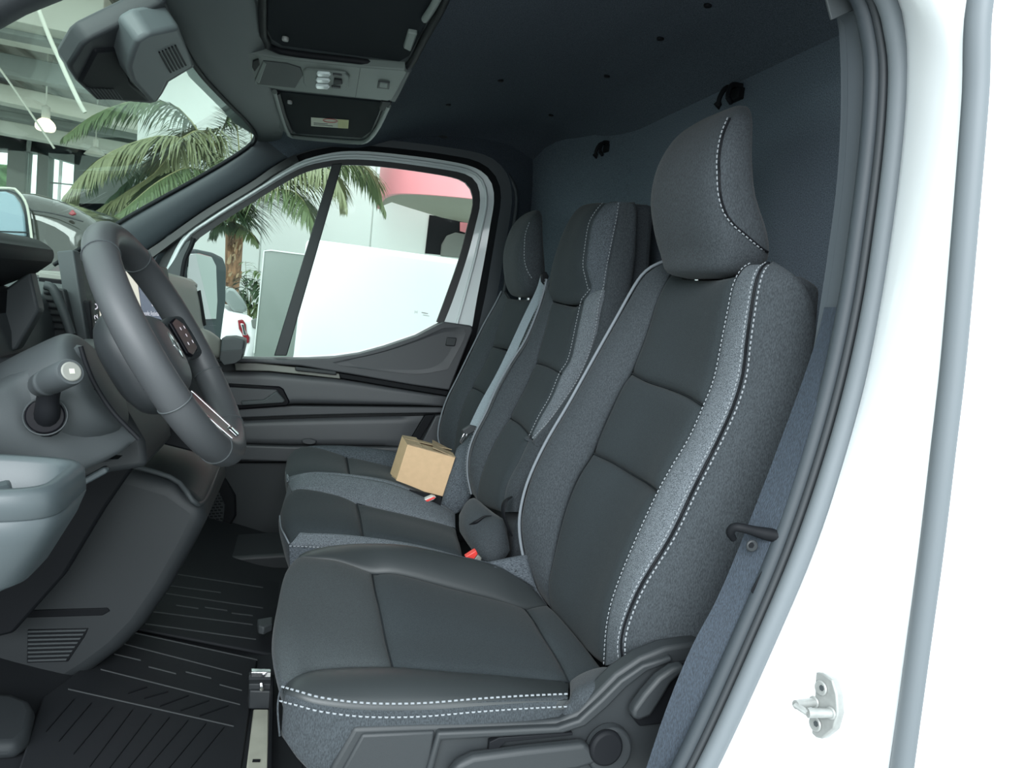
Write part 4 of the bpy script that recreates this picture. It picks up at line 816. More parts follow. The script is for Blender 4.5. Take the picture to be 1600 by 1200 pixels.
lw = coons('backrest_root', L([(737, 676, .84), (724, 690, .85), (712, 700, .86)]), L([(735, 775, .79), (714, 802, .79), (690, 792, .79)]), heatherd, S, nu=12, nv=14, puff=.012, power=2.5, out=(-1, -.6, 0))
prism_xz('backrest_core', [(.51, .15), (.51, .30), (.57, .48), (.64, .68), (.67, .82), (.70, .85), (.74, .84), (.76, .70), (.70, .30), (.55, .15)], .875, 1.23, clothmid, S, .025)
PHR = [(.850, .648, .690, .45), (.858, .625, .700, .82), (.89, .607, .702, .97), (.94, .594, .692, 1.0), (.99, .590, .682, 1.0), (1.04, .598, .672, .97), (1.075, .610, .668, .9), (1.10, .626, .666, .76), (1.116, .643, .662, .5), (1.119, .650, .658, .3)]
phr = headrest(S, 1.05, PHR, .118, clothmid)
phs = on_mesh(phr, cat_rom(L([(828, 348, .94), (822, 365), (820, 385), (820, 405), (824, 422), (832, 436, .94)]), 30), CP, .0015)
if len(phs) > 5: stitches('stitching', phs, phr, (-.7, -.7, 0), .001, .0085, .0013)
for dy in (1.0, 1.1): tube('headrest_post', [V3(.66, dy, .80), V3(.655, dy, .87)], .006, chrome, S, 4, 10)
# ================================================================== LOOSE AND SMALL THINGS IN THE CAB
FO, FN = V3(-.06, 0, -.05), V3(.3077, 0, 1)
def PF(px, py, off=0): return PL(px, py, FO+V3(0, 0, off), FN)
def mat_lines(parent, lines, wpx, m, off, name):
    for (x0, y0, x1, y1) in lines:
        slab(name, [PF(x0, y0-wpx, off), PF(x1, y1-wpx, off), PF(x1, y1+wpx, off), PF(x0, y0+wpx, off)], (0, 0, .003), m, parent, 0)
ribm = mat('mat_rib', (.05, .055, .058), .5)
M1 = thing('floor_mat', 'black ribbed rubber floor mat in front of the driver seat', 'floor mat')
slab('mat_sheet', [PF(206, 992, .004), PF(402, 1034, .004), PF(372, 1235, .004), PF(20, 1235, .004), PF(66, 1096, .004)], (0, 0, .008), rubber, M1, .003)
mat_lines(M1, [(210, 990, 402, 1032), (192, 1007, 378, 1055), (178, 1023, 220, 1033), (232, 1043, 275, 1054), (290, 1051, 330, 1061), (343, 1071, 378, 1080), (157, 1047, 375, 1102), (106, 1078, 365, 1136)], .5, ribm, .011, 'mat_rib')
mat_lines(M1, [(116, 1094, 72, 1145), (143, 1100, 92, 1160), (176, 1107, 115, 1180), (207, 1111, 140, 1200), (236, 1117, 165, 1210), (265, 1122, 190, 1215), (294, 1127, 215, 1220), (322, 1132, 245, 1225), (350, 1138, 275, 1230), (230, 1075, 200, 1085), (263, 1082, 225, 1093), (295, 1088, 250, 1105), (327, 1096, 282, 1112), (357, 1104, 312, 1120)], .8, black, .0105, 'mat_groove')
M2 = thing('floor_mat', 'black ribbed rubber floor mat in the passenger footwell, beyond the console', 'floor mat')
slab('mat_sheet', [PF(262, 892, .004), PF(440, 914, .004), PF(430, 1028, .004), PF(190, 982, .004)], (0, 0, .008), rubber, M2, .003)
mat_lines(M2, [(266, 897, 411, 919), (252, 915, 345, 927), (255, 928, 411, 951), (275, 947, 310, 952), (320, 950, 355, 955), (362, 959, 395, 963), (237, 957, 395, 977), (227, 976, 400, 1000)], .5, ribm, .011, 'mat_rib')
# driver's foot rest
fr = slab('foot_rest', [PF(-60, 1104, .0), PF(20, 1108, .01), PF(46, 1118, .012), PF(54, 1134, .01), PF(44, 1176, .0), PF(26, 1190, .0), PF(-60, 1194, .0)], (0, .0, .03), dashd, None, .012, 3)
tag(fr, 'dark padded foot rest at the lower left, on the driver floor', 'foot rest')
# cardboard box on the passenger seat
BX = thing('cardboard_box', 'small brown cardboard box with loose top flaps, lying on the passenger seats', 'box')
bl, br, tl_ = PY(617, 757, .83), PY(692, 776, .83), PY(646, 695, .83)
w = br-bl; W_ = np.linalg.norm(w); w /= W_; h = tl_-bl; h -= w*np.dot(h, w); H_ = np.linalg.norm(h); h /= H_
dpt = np.cross(w, h); dpt = dpt if dpt[1] > 0 else -dpt
def BP(a, b, c=0): return bl+w*a*W_+h*b*H_+dpt*c
DB_ = .13
slab('carton', [BP(0, 0), BP(1, 0), BP(1, .965), BP(0, .965)], dpt*DB_, card, BX, .0015)
slab('top_flap', [BP(0, .965, 0), BP(1, .965, 0), BP(1, .985, .05), BP(0, .985, .05)], h*.002, cardd, BX, 0)
slab('top_flap', [BP(0, .965, DB_), BP(1, .965, DB_), BP(1, 1.03, DB_*.52), BP(0, .99, DB_*.5)], h*.002, cardd, BX, 0)
slab('top_flap', [BP(1.0, .965, .0), BP(1.0, .965, DB_), BP(.62, 1.07, DB_*.9), BP(.52, 1.03, .01)], h*.002, cardd, BX, 0)
slab('top_flap', [BP(0, .965, .0), BP(0, .965, DB_), BP(.30, 1.0, DB_), BP(.30, .99, .01)], h*.002, cardd, BX, 0)
slab('side_flap', [BP(0, 0, .01), BP(0, .12, .012), BP(-.05, .10, .05), BP(-.05, 0, .05)], w*.002, cardd, BX, 0)
# driver's belt
DBL = thing('seat_belt', 'blue-grey seat belt hanging down along the near door pillar', 'seat belt')
bl1 = L([(1288, 480, -.352), (1278, 522), (1252, 600), (1200, 740), (1152, 862), (1118, 940), (1080, 1012), (1040, 1110), (1000, 1230, -.352)])
bl2 = L([(1316, 480, -.39), (1308, 522), (1286, 600), (1243, 740), (1204, 862), (1180, 930), (1148, 1012), (1112, 1110), (1072, 1230, -.39)])
ribbon('webbing', bl1, bl2, belt, DBL, 50, .0025)
gd = tube('belt_guide', L([(1146, 842, -.36), (1141, 832), (1147, 824), (1160, 825), (1192, 833), (1216, 838, -.388)]), [.0045, .006, .006, .0065, .0085, .009], black, DBL, 24, 12)
disc('guide_bolt', PY(1174, 852, -.376), (-.1, -1, 0), .0085, .004, dashd, DBL, 24); disc('bolt_recess', PY(1174, 852, -.3805), (-.1, -1, 0), .004, .0006, black, DBL, 6, bw=0)
slab('guide_slot', L([(1212, 850), (1216, 852), (1196, 900), (1186, 925), (1177, 928), (1174, 924), (1190, 895)], -.392), (0, .002, 0), black, DBL, .0005)
# belt across the middle seat back
MB_ = thing('seat_belt', 'pale grey seat belt with a metal tongue, between the middle and far seats', 'seat belt')
m1_ = L([(845, 428, .795), (838, 452), (815, 500), (780, 575), (750, 630), (730, 672, .785)]); m2_ = L([(853, 430, .785), (853, 452), (829, 500), (794, 578), (763, 636), (743, 676, .775)])
ribbon('webbing', m1_, m2_, belt2, MB_, 30, .0022)
bk = slab('tongue_body', L([(722, 672), (735, 664), (746, 667), (743, 674), (732, 680), (724, 679)], .765), (0, .012, 0), dashd, MB_, .003)
slab('metal_tongue', L([(718, 690), (725, 677), (729, 679), (722, 694)], .765), (0, .003, 0), chrome, MB_, .0008)
slab('metal_tongue', L([(727, 681), (730, 678), (732, 680), (728, 684)], .765), (0, .003, 0), chrome, MB_, .0006)
slab('belt_slot_trim', L([(846, 428), (854, 424), (858, 432), (852, 448), (847, 440)], .78), (0, .015, 0), black, MB_, .003)
tube('belt_slack', L([(800, 776, .44), (790, 783), (786, 800, .43), (792, 820), (800, 838, .42)]), [.004, .009, .007, .006, .004], black, MB_, 20, 10, squash=(1, .35))
# buckles
B1 = thing('belt_buckle', 'red-buttoned belt buckle between the driver seat and middle seat', 'belt buckle')
slab('release_button', L([(727, 871), (744, 860), (747, 866), (741, 874)], .36), (0, .018, 0), red, B1, .002)
slab('buckle_body', L([(741, 874), (747, 867), (753, 872), (751, 878), (728, 876)], .362), (0, .014, 0), dashl, B1, .002)
B2 = thing('belt_buckle', 'white-edged red belt buckle lying under the cardboard box', 'belt buckle')
slab('buckle_body', L([(657, 783), (676, 775), (682, 777), (678, 781), (662, 788)], .725), (0, .02, 0), mat('buckle_white', (.55, .55, .53), .4), B2, .002)
slab('release_button', L([(662, 783.5), (678, 776.5), (681, 778), (664, 786)], .722), (0, .006, 0), red, B2, .001)
slab('buckle_well', L([(640, 765), (690, 776), (688, 800), (664, 788), (636, 776)], .748), (0, .004, 0), black, B2, .001)
# door latch striker on the painted jamb
ST_ = thing('latch_striker', 'silver door latch striker bolted to the white door jamb', 'latch striker')
so = PY(1280, 1105, -.495)
jn = np.cross(PY(1320, 1110, -.525)-PY(1240, 1110, -.455), V3(0.05, 0, 1)); jn /= np.linalg.norm(jn); jn = jn if jn[0] < 0 else -jn
def SPn(x, y, off): return PL(x, y, so+jn*(.008+off), jn)
slab('striker_plate', [SPn(x, y, 0) for x, y in ((1274, 1049), (1284, 1051), (1300, 1062), (1307, 1085), (1309, 1115), (1302, 1140), (1284, 1155), (1275, 1153), (1258, 1138), (1262, 1115), (1270, 1075))], -jn*.012, steel, ST_, .002, 3)
for x, y in ((1284, 1075), (1275, 1131)):
    disc('striker_bolt', SPn(x, y, .0005), jn, .0088, .003, steel, ST_, 28); disc('bolt_socket', SPn(x, y, .0036), jn, .0036, .0005, dash, ST_, 6, bw=0)
a0, a1 = SPn(1273, 1097, 0), SPn(1299, 1114, 0); tip0 = PY(1243, 1101, -.50); tip1 = PY(1262, 1114, -.515)
tube('striker_pin', [a0, .5*(a0+tip0), tip0], .0052, steel, ST_, 8, 14); tube('striker_pin', [a1, .5*(a1+tip1), tip1], .0056, steel, ST_, 8, 14)
tube('striker_bar', [tip0, tip1], .0052, steel, ST_, 4, 14, squash=(1, .6))
for p in (a0, a1): disc('pin_collar', p, jn, .0075, .003, steel, ST_, 20)
# coat hooks on the bulkhead
for (px, py), w_ in (((945, 234), 'left of the driver headrest'), ((1145, 150), 'just above the driver headrest')):
    p = PX(px, py, .845); H = thing('coat_hook', 'small black double hook on the dark bulkhead, '+w_, 'hook', 'hooks on the bulkhead')
    for s in (-1, 1):
        q = p+V3(0, s*.012, 0)
        tube('hook', [q+V3(.012, 0, .02), q+V3(-.012, 0, .018), q+V3(-.022, s*.006, -.008), q+V3(-.014, s*.010, -.022), q+V3(-.026, s*.012, -.012)], .0055, black, H, 12, 8)
    slab('hook_plate', [p+V3(.0, -.02, -.008), p+V3(.0, .02, -.008), p+V3(.0, .02, .016), p+V3(0, -.02, .016)], (.02, 0, 0), black, H, .003)
# grab handle above the passenger door
gh = tube('grab_handle', L([(600, 222, 1.44), (602, 206, 1.415), (612, 200, 1.405), (650, 201), (680, 206, 1.405), (693, 214, 1.415), (692, 236, 1.44)]), .014, dashd, None, 36, 12, squash=(1, .7))
tag(gh, 'dark grab handle above the passenger door window', 'grab handle')
# ================================================================== OUTSIDE: MIRROR, SHOWROOM, PLANTS
wallm = mat('showroom_white', (.70, .745, .71), .6); offw = mat('showroom_beige', (.50, .51, .44), .7); deckm = mat('deck_brown', (.165, .155, .128), .8, noise=.2, nscale=2)
beamd = mat('beam_grey', (.16, .18, .165), .6); greyw = mat('column_grey', (.17, .18, .165), .7); pinkm = mat('canopy_red', (.78, .27, .30), .5); soff = mat('soffit', (.30, .30, .24), .7)
vanw = mat('van_white', (.9, .92, .92), .35); dkp = mat('dark_paint', (.035, .036, .030), .10, coat=.8); tile = mat('floor_tile', (.38, .39, .38), .25)
gl_sky = mat('car_glass_sky', (.20, .29, .34), .08, coat=.6); pgrey = mat('partition_grey', (.20, .235, .215), .35); lampm = mat('lamp_glow', (.9, .8, .7), .4, emit=(1, .78, .55), estr=2.2)  # dark car's glass: reflected sky is put into its blue base colour
leafm = [mat('palm_leaf', (.085, .125, .050), .5), mat('palm_leaf_pale', (.17, .19, .095), .5), mat('palm_leaf_dark', (.045, .08, .04), .5)]
rach = mat('palm_rachis', (.22, .22, .10), .6); bark = mat('palm_bark', (.20, .115, .062), .9, noise=.6, nscale=25, bump=.8, bscale=30, stretch=(1, 1, .3)); barkp = mat('bark_pale', (.36, .27, .16), .9)
taill = mat('tail_lamp', (.25, .02, .03), .2, coat=.5); mirrg = mat('mirror_silver', (.36, .41, .385), .03, 1); mirrh = mat('mirror_housing', (.035, .058, .062), .6, spec=.2)
GZ = -.78
sf = slab('floor', [V3(-14, -9, GZ), V3(12, -9, GZ), V3(12, 16, GZ), V3(-14, 16, GZ)], (0, 0, -.1), tile, None, 0); sf['kind'] = 'structure'
# passenger door mirror
DM = thing('door_mirror', 'dark teal door mirror outside the passenger window', 'mirror')
mn = V3(.96, -.27, 0)
def MY(pts, off=0):
    o_ = PY(296, 450, 1.60); return [PL(x, y, o_+mn*off, mn) for x, y in pts]
slab('mirror_shell', MY([(287, 398), (294, 391), (312, 390), (336, 395), (350, 402), (355, 416), (354, 470), (350, 500), (345, 540), (338, 556), (300, 556), (288, 520), (284, 440)]), (-.07, .02, 0), mirrh, DM, .014, 3)
slab('mirror_glass', MY([(296, 397), (312, 396), (331, 401), (338, 415), (340, 470), (338, 499), (317, 499), (300, 495), (292, 440)], .004), -mn*.01, mirrg, DM, .002)
slab('wide_glass', MY([(316, 508), (338, 508), (335, 535), (318, 535)], .004), -mn*.01, mirrh, DM, .002)
slab('mirror_arm', [V3(-.47, 1.44, .62), V3(-.42, 1.44, .62), V3(-.38, 1.66, .62), V3(-.46, 1.66, .62)], (0, 0, .05), mirrh, DM, .01)
# ---- showroom shell
YW = 8.0
wb = slab('wall_back', [PY(225, 0, YW)*V3(1, 1, 0)+V3(0, 0, GZ), V3(9, YW, GZ), V3(9, YW, 6), PY(225, 0, YW)*V3(1, 1, 0)+V3(0, 0, 6)], (0, .2, 0), wallm, None, 0); wb['kind'] = 'structure'
x0 = PY(225, 300, YW)[0]
for c in range(8):
    for r in range(4):
        xa = x0+.02+c*1.25
        slab('panel', [V3(xa, YW-.001, GZ+r*1.5), V3(xa+1.235, YW-.001, GZ+r*1.5), V3(xa+1.235, YW-.001, GZ+1.485+r*1.5), V3(xa, YW-.001, GZ+1.485+r*1.5)], (0, -.02, 0), wallm, wb, .004, 1)
# dark opening in the wall
dz = slab('door_2', L([(671, 336), (730, 342), (726, 402), (664, 396)], YW-.03), (0, .02, 0), black, None, 0); dz['kind'] = 'structure'
slab('doorway_chair', L([(688, 400), (690, 382), (698, 368), (712, 363), (730, 366), (730, 404)], YW-.05), (0, .03, 0), greyw, dz, .02)
slab('doorway_wall', L([(719, 347), (736, 349), (736, 366), (719, 361)], YW-.05), (0, .02, 0), pinkm, dz, 0)
# red curved canopy
CN = thing('canopy', 'red curved canopy with a beige underside on the white showroom wall', 'canopy')
arc = [PY(x, y, Y) for x, y, Y in ((592, 296, 7.6), (591, 303, 7.0), (596, 308, 6.5), (615, 307, 6.1), (645, 308, 5.9), (690, 316, 5.75), (745, 326, 5.65), (860, 346, 5.6))]
az = np.mean([p[2] for p in arc]); arc = [V3(p[0], p[1], az+.0) for p in arc]
ribbon('red_fascia', arc, [p+V3(0, 0, 1.6) for p in arc], pinkm, CN, 60, .05)
sfp = [V3(p[0], p[1], az+.01) for p in cat_rom(arc, 30)]; slab('soffit', sfp+[PZ(x, y, az+.01) for x, y in ((860, 372), (742, 351), (690, 340), (640, 325), (612, 316))], (0, 0, .05), soff, CN, 0)
# ceiling over the far bay: deck boards, beams
cz = 3.3
dk = slab('ceiling', [V3(-9, 5.0, cz), V3(x0+.3, 5.0, cz), V3(x0+.3, 15, cz), V3(-9, 15, cz)], (0, 0, .1), deckm, None, 0); dk['kind'] = 'structure'
for k in range(26):
    xa = -8.8+k*.32
    slab('deck_rib', [V3(xa, 5.0, cz), V3(xa+.14, 5.0, cz), V3(xa+.14, 15, cz), V3(xa, 15, cz)], (0, 0, -.06), deckm, dk, 0)
def beam(pa, pb, Y, hgt, dep, m, lab):
    a, b = PY(*pa, Y), PY(*pb, Y); a = a+(a-b)*.6
    o = slab('ceiling_beam', [a, b, b+V3(0, 0, hgt), a+V3(0, 0, hgt)], (0, dep, 0), m, None, .01); tag(o, lab, 'beam', 'beams under the showroom ceiling'); return o
beam((0, 28), (160, 62), 6.6, 1.4, 1.0, offw, 'broad beige ceiling bulkhead, highest of the beams seen through the windscreen')
beam((0, 50), (150, 80), 6.9, .13, .25, beamd, 'blue-grey steel beam under the beige bulkhead')
beam((0, 115), (140, 142), 8.0, .22, .2, beamd, 'dark steel beam above the long white beam')
beam((0, 158), (220, 205), 8.8, .20, .3, offw, 'long white beam just above the glowing lamp')
beam((0, 207), (230, 248), 10.5, .17, .3, offw, 'lowest white beam, behind the glowing lamp')
beam((0, 180), (220, 218), 10.0, .07, .15, beamd, 'thin dark beam between the two lowest white beams')
# pendant lamp
PLM = thing('pendant_lamp', 'glowing round pendant lamp under the showroom ceiling', 'lamp')
lc_ = PY(71, 196, 8.2); rl = .085
lv2 = [(lc_[0], lc_[1], lc_[2]+dz_, r_, r_) for dz_, r_ in ((-.06, .05), (-.055, .08), (-.02, .098), (.02, .09), (.055, .062), (.075, .035))]
rings('lamp_globe', smooth_levels(lv2, 16), lampm, PLM, 28, 2)
rings('lamp_cap', [(lc_[0], lc_[1], lc_[2]+a, r_, r_) for a, r_ in ((.07, .04), (.08, .042), (.20, .04), (.21, .02), (.22, .008), (cz-lc_[2], .008))], offw, PLM, 20, 2)
P2 = thing('pendant_lamp', 'small unlit pendant lamp half hidden behind the palm fronds', 'lamp')
l2 = PY(149, 238, 9.5); rings('lamp_globe', [(l2[0], l2[1], l2[2]+a, r_, r_) for a, r_ in ((-.05, .04), (-.04, .13), (.0, .10), (.06, .05))], offw, P2, 24, 2)
rings('lamp_cap', [(l2[0], l2[1], l2[2]+a, r_, r_) for a, r_ in ((.06, .03), (.16, .03), (.17, .008), (cz-l2[2], .008))], offw, P2, 14, 2)
# pale tubes added in place of light streaks reflected in the windscreen
for pts, r_, lab in (([(58, 8, 5.2), (78, 60), (94, 95), (104, 118), (124, 160), (133, 176, 5.2)], .016, 'thick pale tube standing in for a windscreen reflection, beside the sensor housing'), ([(-30, 70, 7), (0, 108), (40, 165), (85, 232, 7)], .010, 'thin pale tube standing in for a windscreen reflection, across the showroom windows')):
    o = tube('reflection_streak', L(pts), r_, offw, None, 30, 8); tag(o, lab, 'reflection_streak')
# far glazing with columns
YG = 12.6
for n_w, (xa, xb) in enumerate(((-60, 13), (46, 60), (78, 118), (122, 160))):
    fr_ = thing('window_%d' % (n_w+3), None, None); fr_['kind'] = 'structure'
    q = L([(xa-1, 236), (xb+1, 243), (xb-3, 318), (xa-5, 312)], YG+.05); slab('window_pane', q, (0, .01, 0), PANE, fr_, 0)
    for (ya, yb) in ((284, 286),) if n_w > 1 else (): slab('window_bar', L([(xa, ya), (xb, ya+4), (xb, yb+4), (xa, yb)], YG), (0, .05, 0), greyw, fr_, 0)
    if n_w == 2: slab('window_bar', L([(93, 245), (97, 245), (93, 316), (89, 316)], YG), (0, .05, 0), wallm, fr_, 0)
for k, (poly, m) in enumerate((([(14, 200), (43, 200), (36, 322), (8, 322)], greyw), ([(60, 210), (77, 210), (72, 322), (55, 322)], greyw), ([(118, 215), (240, 215), (240, 330), (112, 330)], beamd), ([(-100, 318), (240, 318), (240, 420), (-100, 420)], greyw), ([(-100, 205), (16, 212), (14, 232), (-100, 228)], greyw), ([(50, 215), (130, 235), (124, 258), (48, 236)], beamd), ([(-120, 120), (240, 170), (240, 250), (-120, 226)], beamd))):
    o = slab('wall_front', L(poly, YG-.05), (0, .3, 0), m, None, 0); o['kind'] = 'structure'
# trees beyond the glass
for k, (px, py, r_) in enumerate(((-5, 285, .35),)):
    bm = bmesh.new(); bmesh.ops.create_icosphere(bm, subdivisions=3, radius=r_)
    for v_ in bm.verts: v_.co *= 1+.3*math.sin(9*v_.co.x+k)*math.sin(8*v_.co.y)*math.sin(7*v_.co.z)
    me = bpy.data.meshes.new('shrub'); bm.to_mesh(me); bm.free(); me.materials.append(mat('foliage_%d' % k, (.20, .34, .16), .8, noise=.5, nscale=6)); o = bpy.data.objects.new('shrub', me); COL.objects.link(o); o.location = PY(px, py, 15)
    tag(o, ('green shrub outside the leftmost window', 'green shrub outside the barred window')[k], 'shrub')
# ---- white van and grey partition beyond the passenger door
VN = thing('white_van', 'plain white van side filling the lower passenger window', 'van')
vb = slab('van_side', L([(478, 372), (560, 383), (660, 397), (760, 411), (900, 432), (860, 640), (440, 640), (458, 554)], 2.75), (.1, 1.3, 0), vanw, VN, .03, 3)
GP = thing('partition_panel', 'grey-green upright panel between the palm and the white van', 'panel')
slab('panel_sheet', L([(413, 390), (500, 401), (472, 640), (388, 640), (397, 551)], 2.95), (0, .03, 0), pgrey, GP, .003)
tube('panel_edge', L([(411, 640), (397, 552), (413, 390)][1:], 2.945)+L([(500, 401)], 2.945), .004, wallm, GP, 20, 6, smoothc=False)
# ---- white car behind the mirror
WC = thing('white_car', 'white car tail with a red lamp, seen beside the door mirror', 'car')
slab('body', L([(320, 470), (342, 474), (358, 486), (380, 490), (394, 494), (402, 505), (405, 522), (403, 540), (397, 556), (385, 620), (310, 620)], 3.1), (-.2, 1.2, 0), vanw, WC, .04, 3)
slab('rear_window', L([(346, 462), (356, 449), (368, 452), (380, 468), (388, 483), (382, 489), (364, 487)], 3.12), (-.1, .9, 0), mat('car_glass_grey', (.22, .26, .25), .12, coat=.4), WC, .02)
slab('tail_lamp', L([(371, 500), (379, 499), (384, 507), (385, 520), (390, 527), (389, 536), (382, 537), (378, 522), (373, 514)], 3.085), (0, .04, 0), taill, WC, .006)
slab('lamp_lens', L([(375, 505), (381, 506), (383, 516), (386, 524), (380, 524), (378, 514)], 3.08), (0, .02, 0), chrome, WC, .004)
slab('bumper', L([(392, 500), (400, 497), (404, 506), (402, 514), (394, 512)], 3.09), (0, .04, 0), beamd, WC, .006)
# ---- dark car ahead of the windscreen
DC = thing('dark_car', 'glossy dark car parked ahead of the windscreen, reflecting the palms', 'car')
slab('body', L([(-120, 296), (0, 294), (40, 298), (75, 308), (104, 320), (126, 334), (140, 346), (150, 362), (165, 470), (-120, 470)], 2.2), (.1, 1.3, .0), dkp, DC, .10, 5)
tube('body_crease', L([(46, 328), (80, 333), (105, 339), (130, 346)], 2.18), .003, seald, DC, 20, 8)
slab('side_window', L([(-90, 294), (12, 295), (26, 300), (36, 312), (42, 330), (47, 372), (-90, 372)], 2.17), (0, .03, 0), mat('window_rim', (.02, .025, .03), .3), DC, .01)
slab('window_glass', L([(-80, 300), (8, 299), (22, 305), (31, 318), (37, 335), (41, 369), (-80, 369)], 2.16), (0, .02, 0), gl_sky, DC, .006)
tube('window_trim', L([(-90, 293), (12, 294), (27, 299), (38, 312), (44, 330), (50, 374)], 2.165), .005, offw, DC, 24, 6)
slab('heating_wire', L([(-80, 358), (43, 362), (43, 364), (-80, 360)], 2.155), (0, .004, 0), black, DC, 0)
slab('red_reflection', L([(106, 334), (113, 327), (119, 335), (112, 337)], 2.18), (0, .02, 0), taill, DC, .004)  # red reflection on the dark paint, built as a small coloured patch

# ---- palms
def frond(parent, pts, leaf, n, m, droop=.5, spread=.8, seed=0, r=.012, wid=.018, sides=(-1, 1)):
    """rachis along pts with hanging leaflets; one large leaf = one part"""
    rg = np.random.default_rng(seed); P = np.array(cat_rom(pts, 60)); V, F = [], []; fm = []
    T = np.gradient(P, axis=0); T /= np.linalg.norm(T, axis=1, keepdims=True)
    k = 6
    for i in range(0, 61, 4):
        rr = r*(1-.8*i/60); a = np.cross(T[i], [0, 0, 1]); a /= np.linalg.norm(a)+1e-9; b = np.cross(T[i], a)
        for q in range(k): th = 2*math.pi*q/k; V.append(P[i]+rr*(math.cos(th)*a+math.sin(th)*b))
    for i in range(15):
        for q in range(k): F.append((i*k+q, i*k+(q+1) % k, (i+1)*k+(q+1) % k, (i+1)*k+q)); fm.append(1)
    for j in range(n):
        s = .10+.90*j/n; x = s*60; i = min(int(x), 59); p = P[i]+(P[i+1]-P[i])*(x-i); t = T[i]
        a = np.cross(t, [0, 0, 1])
        if np.linalg.norm(a) < .25: a = V3(1, 0, 0)-t*t[0]
        a /= np.linalg.norm(a)+1e-9
        ll = leaf*(math.sin(math.pi*min(1, .18+.80*s))**.6)
        for sd_ in sides:
            l_ = ll*rg.uniform(.85, 1.12); d = t*rg.uniform(.35, .6)+a*sd_*spread*rg.uniform(.8, 1.1)+V3(0, 0, .15); d /= np.linalg.norm(d)
            w_ = np.cross(d, [0, 0, 1]); w_ /= np.linalg.norm(w_)+1e-9; c = p.copy(); base = len(V); dd = d.copy()
            dr = droop*rg.uniform(.7, 1.3)
            for q, wq in enumerate((.5, 1, .85, .02)):
                V.append(c+w_*wid*wq*.5); V.append(c-w_*wid*wq*.5)
                dd = dd+V3(0, 0, -dr); dd /= np.linalg.norm(dd); c = c+dd*l_/3
            for q in range(3): b0 = base+2*q; F.append((b0, b0+1, b0+3, b0+2)); fm.append(0)
    me = bpy.data.meshes.new('frond'); me.from_pydata([tuple(map(float, x)) for x in V], [], F); me.materials.append(m); me.materials.append(rach)
    me.polygons.foreach_set('material_index', fm); me.update()
    o = bpy.data.objects.new('frond', me); COL.objects.link(o); o.parent = parent; return o
PM = thing('palm_tree', 'tall palm with long arching fronds and flaking brown trunk, beyond the passenger window', 'palm')
YP = 5.3
tk = tube('trunk', L([(364, 352), (366, 372), (365, 400), (364, 425), (361, 455), (356, 500), (350, 640)], YP), [.07, .066, .06, .049, .043, .045, .055], bark, PM, 30, 14)
rg = np.random.default_rng(3)
for k in range(26):
    x, y = 365+rg.uniform(-11, 10), 362+rg.uniform(0, 75); s = 6+rg.uniform(0, 5)
    p = L([(x, y), (x+3+rg.uniform(-2, 2), y-2), (x+1+rg.uniform(-2, 3), y+s), (x-2, y+s*.8)], YP-.074)
    slab('bark_flake', p, (0, .02, 0), (bark, barkp)[k % 2], tk, .002, 1)
cr_ = (364, 348, YP)
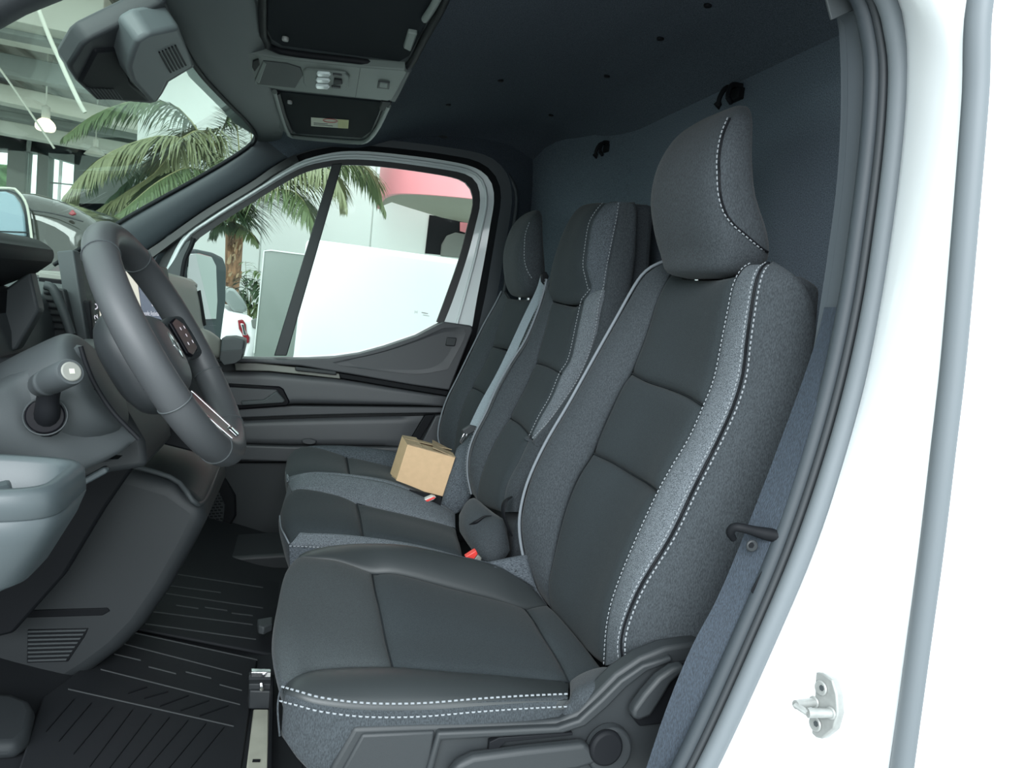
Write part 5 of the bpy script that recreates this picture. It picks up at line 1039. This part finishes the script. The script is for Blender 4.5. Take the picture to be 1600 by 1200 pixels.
FR = [
 ([cr_, (340, 262, 4.6), (283, 172, 4.7), (215, 158, 4.6), (150, 178, 4.5), (100, 214, 4.4)], .38, 60, 0, .42),
 ([cr_, (330, 262, 4.2), (275, 214, 4.0), (200, 226, 3.9), (140, 262, 3.8), (104, 316, 3.8)], .42, 70, 1, .38),
 ([cr_, (345, 250, 4.4), (322, 206, 4.3), (285, 216, 4.1), (245, 268, 4.0), (198, 300, 3.9), (150, 332, 3.9)], .40, 64, 1, .40),
 ([cr_, (340, 290, 4.1), (300, 262, 3.9), (250, 282, 3.7), (205, 318, 3.6), (165, 352, 3.6)], .36, 56, 0, .45),
 ([cr_, (376, 280, 4.6), (374, 240, 4.7), (370, 195, 4.8), (362, 150, 4.9)], .26, 60, 0, .16),
 ([cr_, (384, 290, 4.9), (392, 240, 5.0), (392, 200, 5.1), (384, 160, 5.2)], .24, 50, 1, .14),
 ([cr_, (385, 300, 4.2), (430, 272, 4.0), (480, 258, 3.9), (520, 270, 3.8), (540, 320, 3.8)], .42, 60, 1, .45),
 ([cr_, (400, 290, 4.6), (470, 246, 4.7), (540, 244, 4.8), (580, 272, 4.9), (602, 330, 4.9)], .42, 60, 0, .45),
 ([cr_, (390, 320, 4.1), (420, 300, 3.9), (455, 298, 3.8), (478, 320, 3.7), (492, 360, 3.7)], .34, 44, 0, .45),
 ([cr_, (350, 320, 4.1), (325, 305, 3.9), (300, 310, 3.8), (280, 340, 3.7)], .30, 40, 2, .45),
 ([cr_, (330, 320, 4.8), (280, 270, 5.0), (220, 250, 5.2), (170, 260, 5.3), (130, 300, 5.3)], .36, 50, 2, .42),
 ([cr_, (376, 352, 4.2), (388, 360, 4.1), (398, 372, 4.05), (403, 384, 4.05)], .13, 22, 0, .6),
 ([cr_, (355, 345, 4.2), (342, 350, 4.1), (334, 362, 4.1), (330, 376, 4.1)], .13, 22, 2, .6),
 ([cr_, (368, 320, 4.9), (400, 270, 5.2), (440, 240, 5.4), (500, 232, 5.5), (560, 262, 5.6), (590, 310, 5.6)], .42, 56, 2, .42),
 ([cr_, (366, 300, 4.2), (375, 262, 4.0), (400, 236, 3.9), (430, 236, 3.8), (455, 262, 3.8)], .34, 44, 0, .42),
 ([cr_, (330, 296, 4.9), (285, 296, 4.9), (235, 322, 4.8), (190, 362, 4.8)], .34, 40, 2, .42),
 ([cr_, (345, 275, 5.0), (308, 226, 5.0), (262, 232, 5.0), (205, 278, 4.9), (150, 336, 4.9)], .36, 44, 2, .42),
 ([cr_, (350, 300, 4.7), (342, 250, 4.7), (346, 205, 4.8), (366, 180, 4.8), (394, 196, 4.8)], .30, 46, 0, .40),
]
for k, (pts, lf, n, mi, dr) in enumerate(FR): frond(PM, L([(p[0], p[1], p[2]+.9 if p[2] != YP else YP) for p in pts]), lf*1.16, int(n*2.6), leafm[mi], dr, seed=k, wid=.015)
SP_ = thing('potted_palm', 'small dark green palm behind the white car', 'palm')
for k, (ex, ey, mx, my) in enumerate(((408, 430, 396, 412), (410, 468, 402, 430), (384, 408, 384, 405), (376, 440, 380, 420), (410, 505, 404, 462), (370, 470, 376, 440), (398, 520, 400, 470), (405, 448, 398, 424))):
    frond(SP_, L([(388, 560, 4.5), (389, 490, 4.5), (mx, my+14, 4.47), (ex, ey, 4.42)]),   .24, 34, leafm[2 if k % 2 else 0], .35, seed=30+k, r=.006, wid=.02)
st_ = tube('stem', L([(388, 640, 4.5), (389, 480, 4.5)]), .012, rach, SP_, 6, 8)
# every thing's Empty stands at the base of its parts
for o in [o for o in COL.objects if o.type == 'EMPTY' and o.parent is None]: seat_base(o)
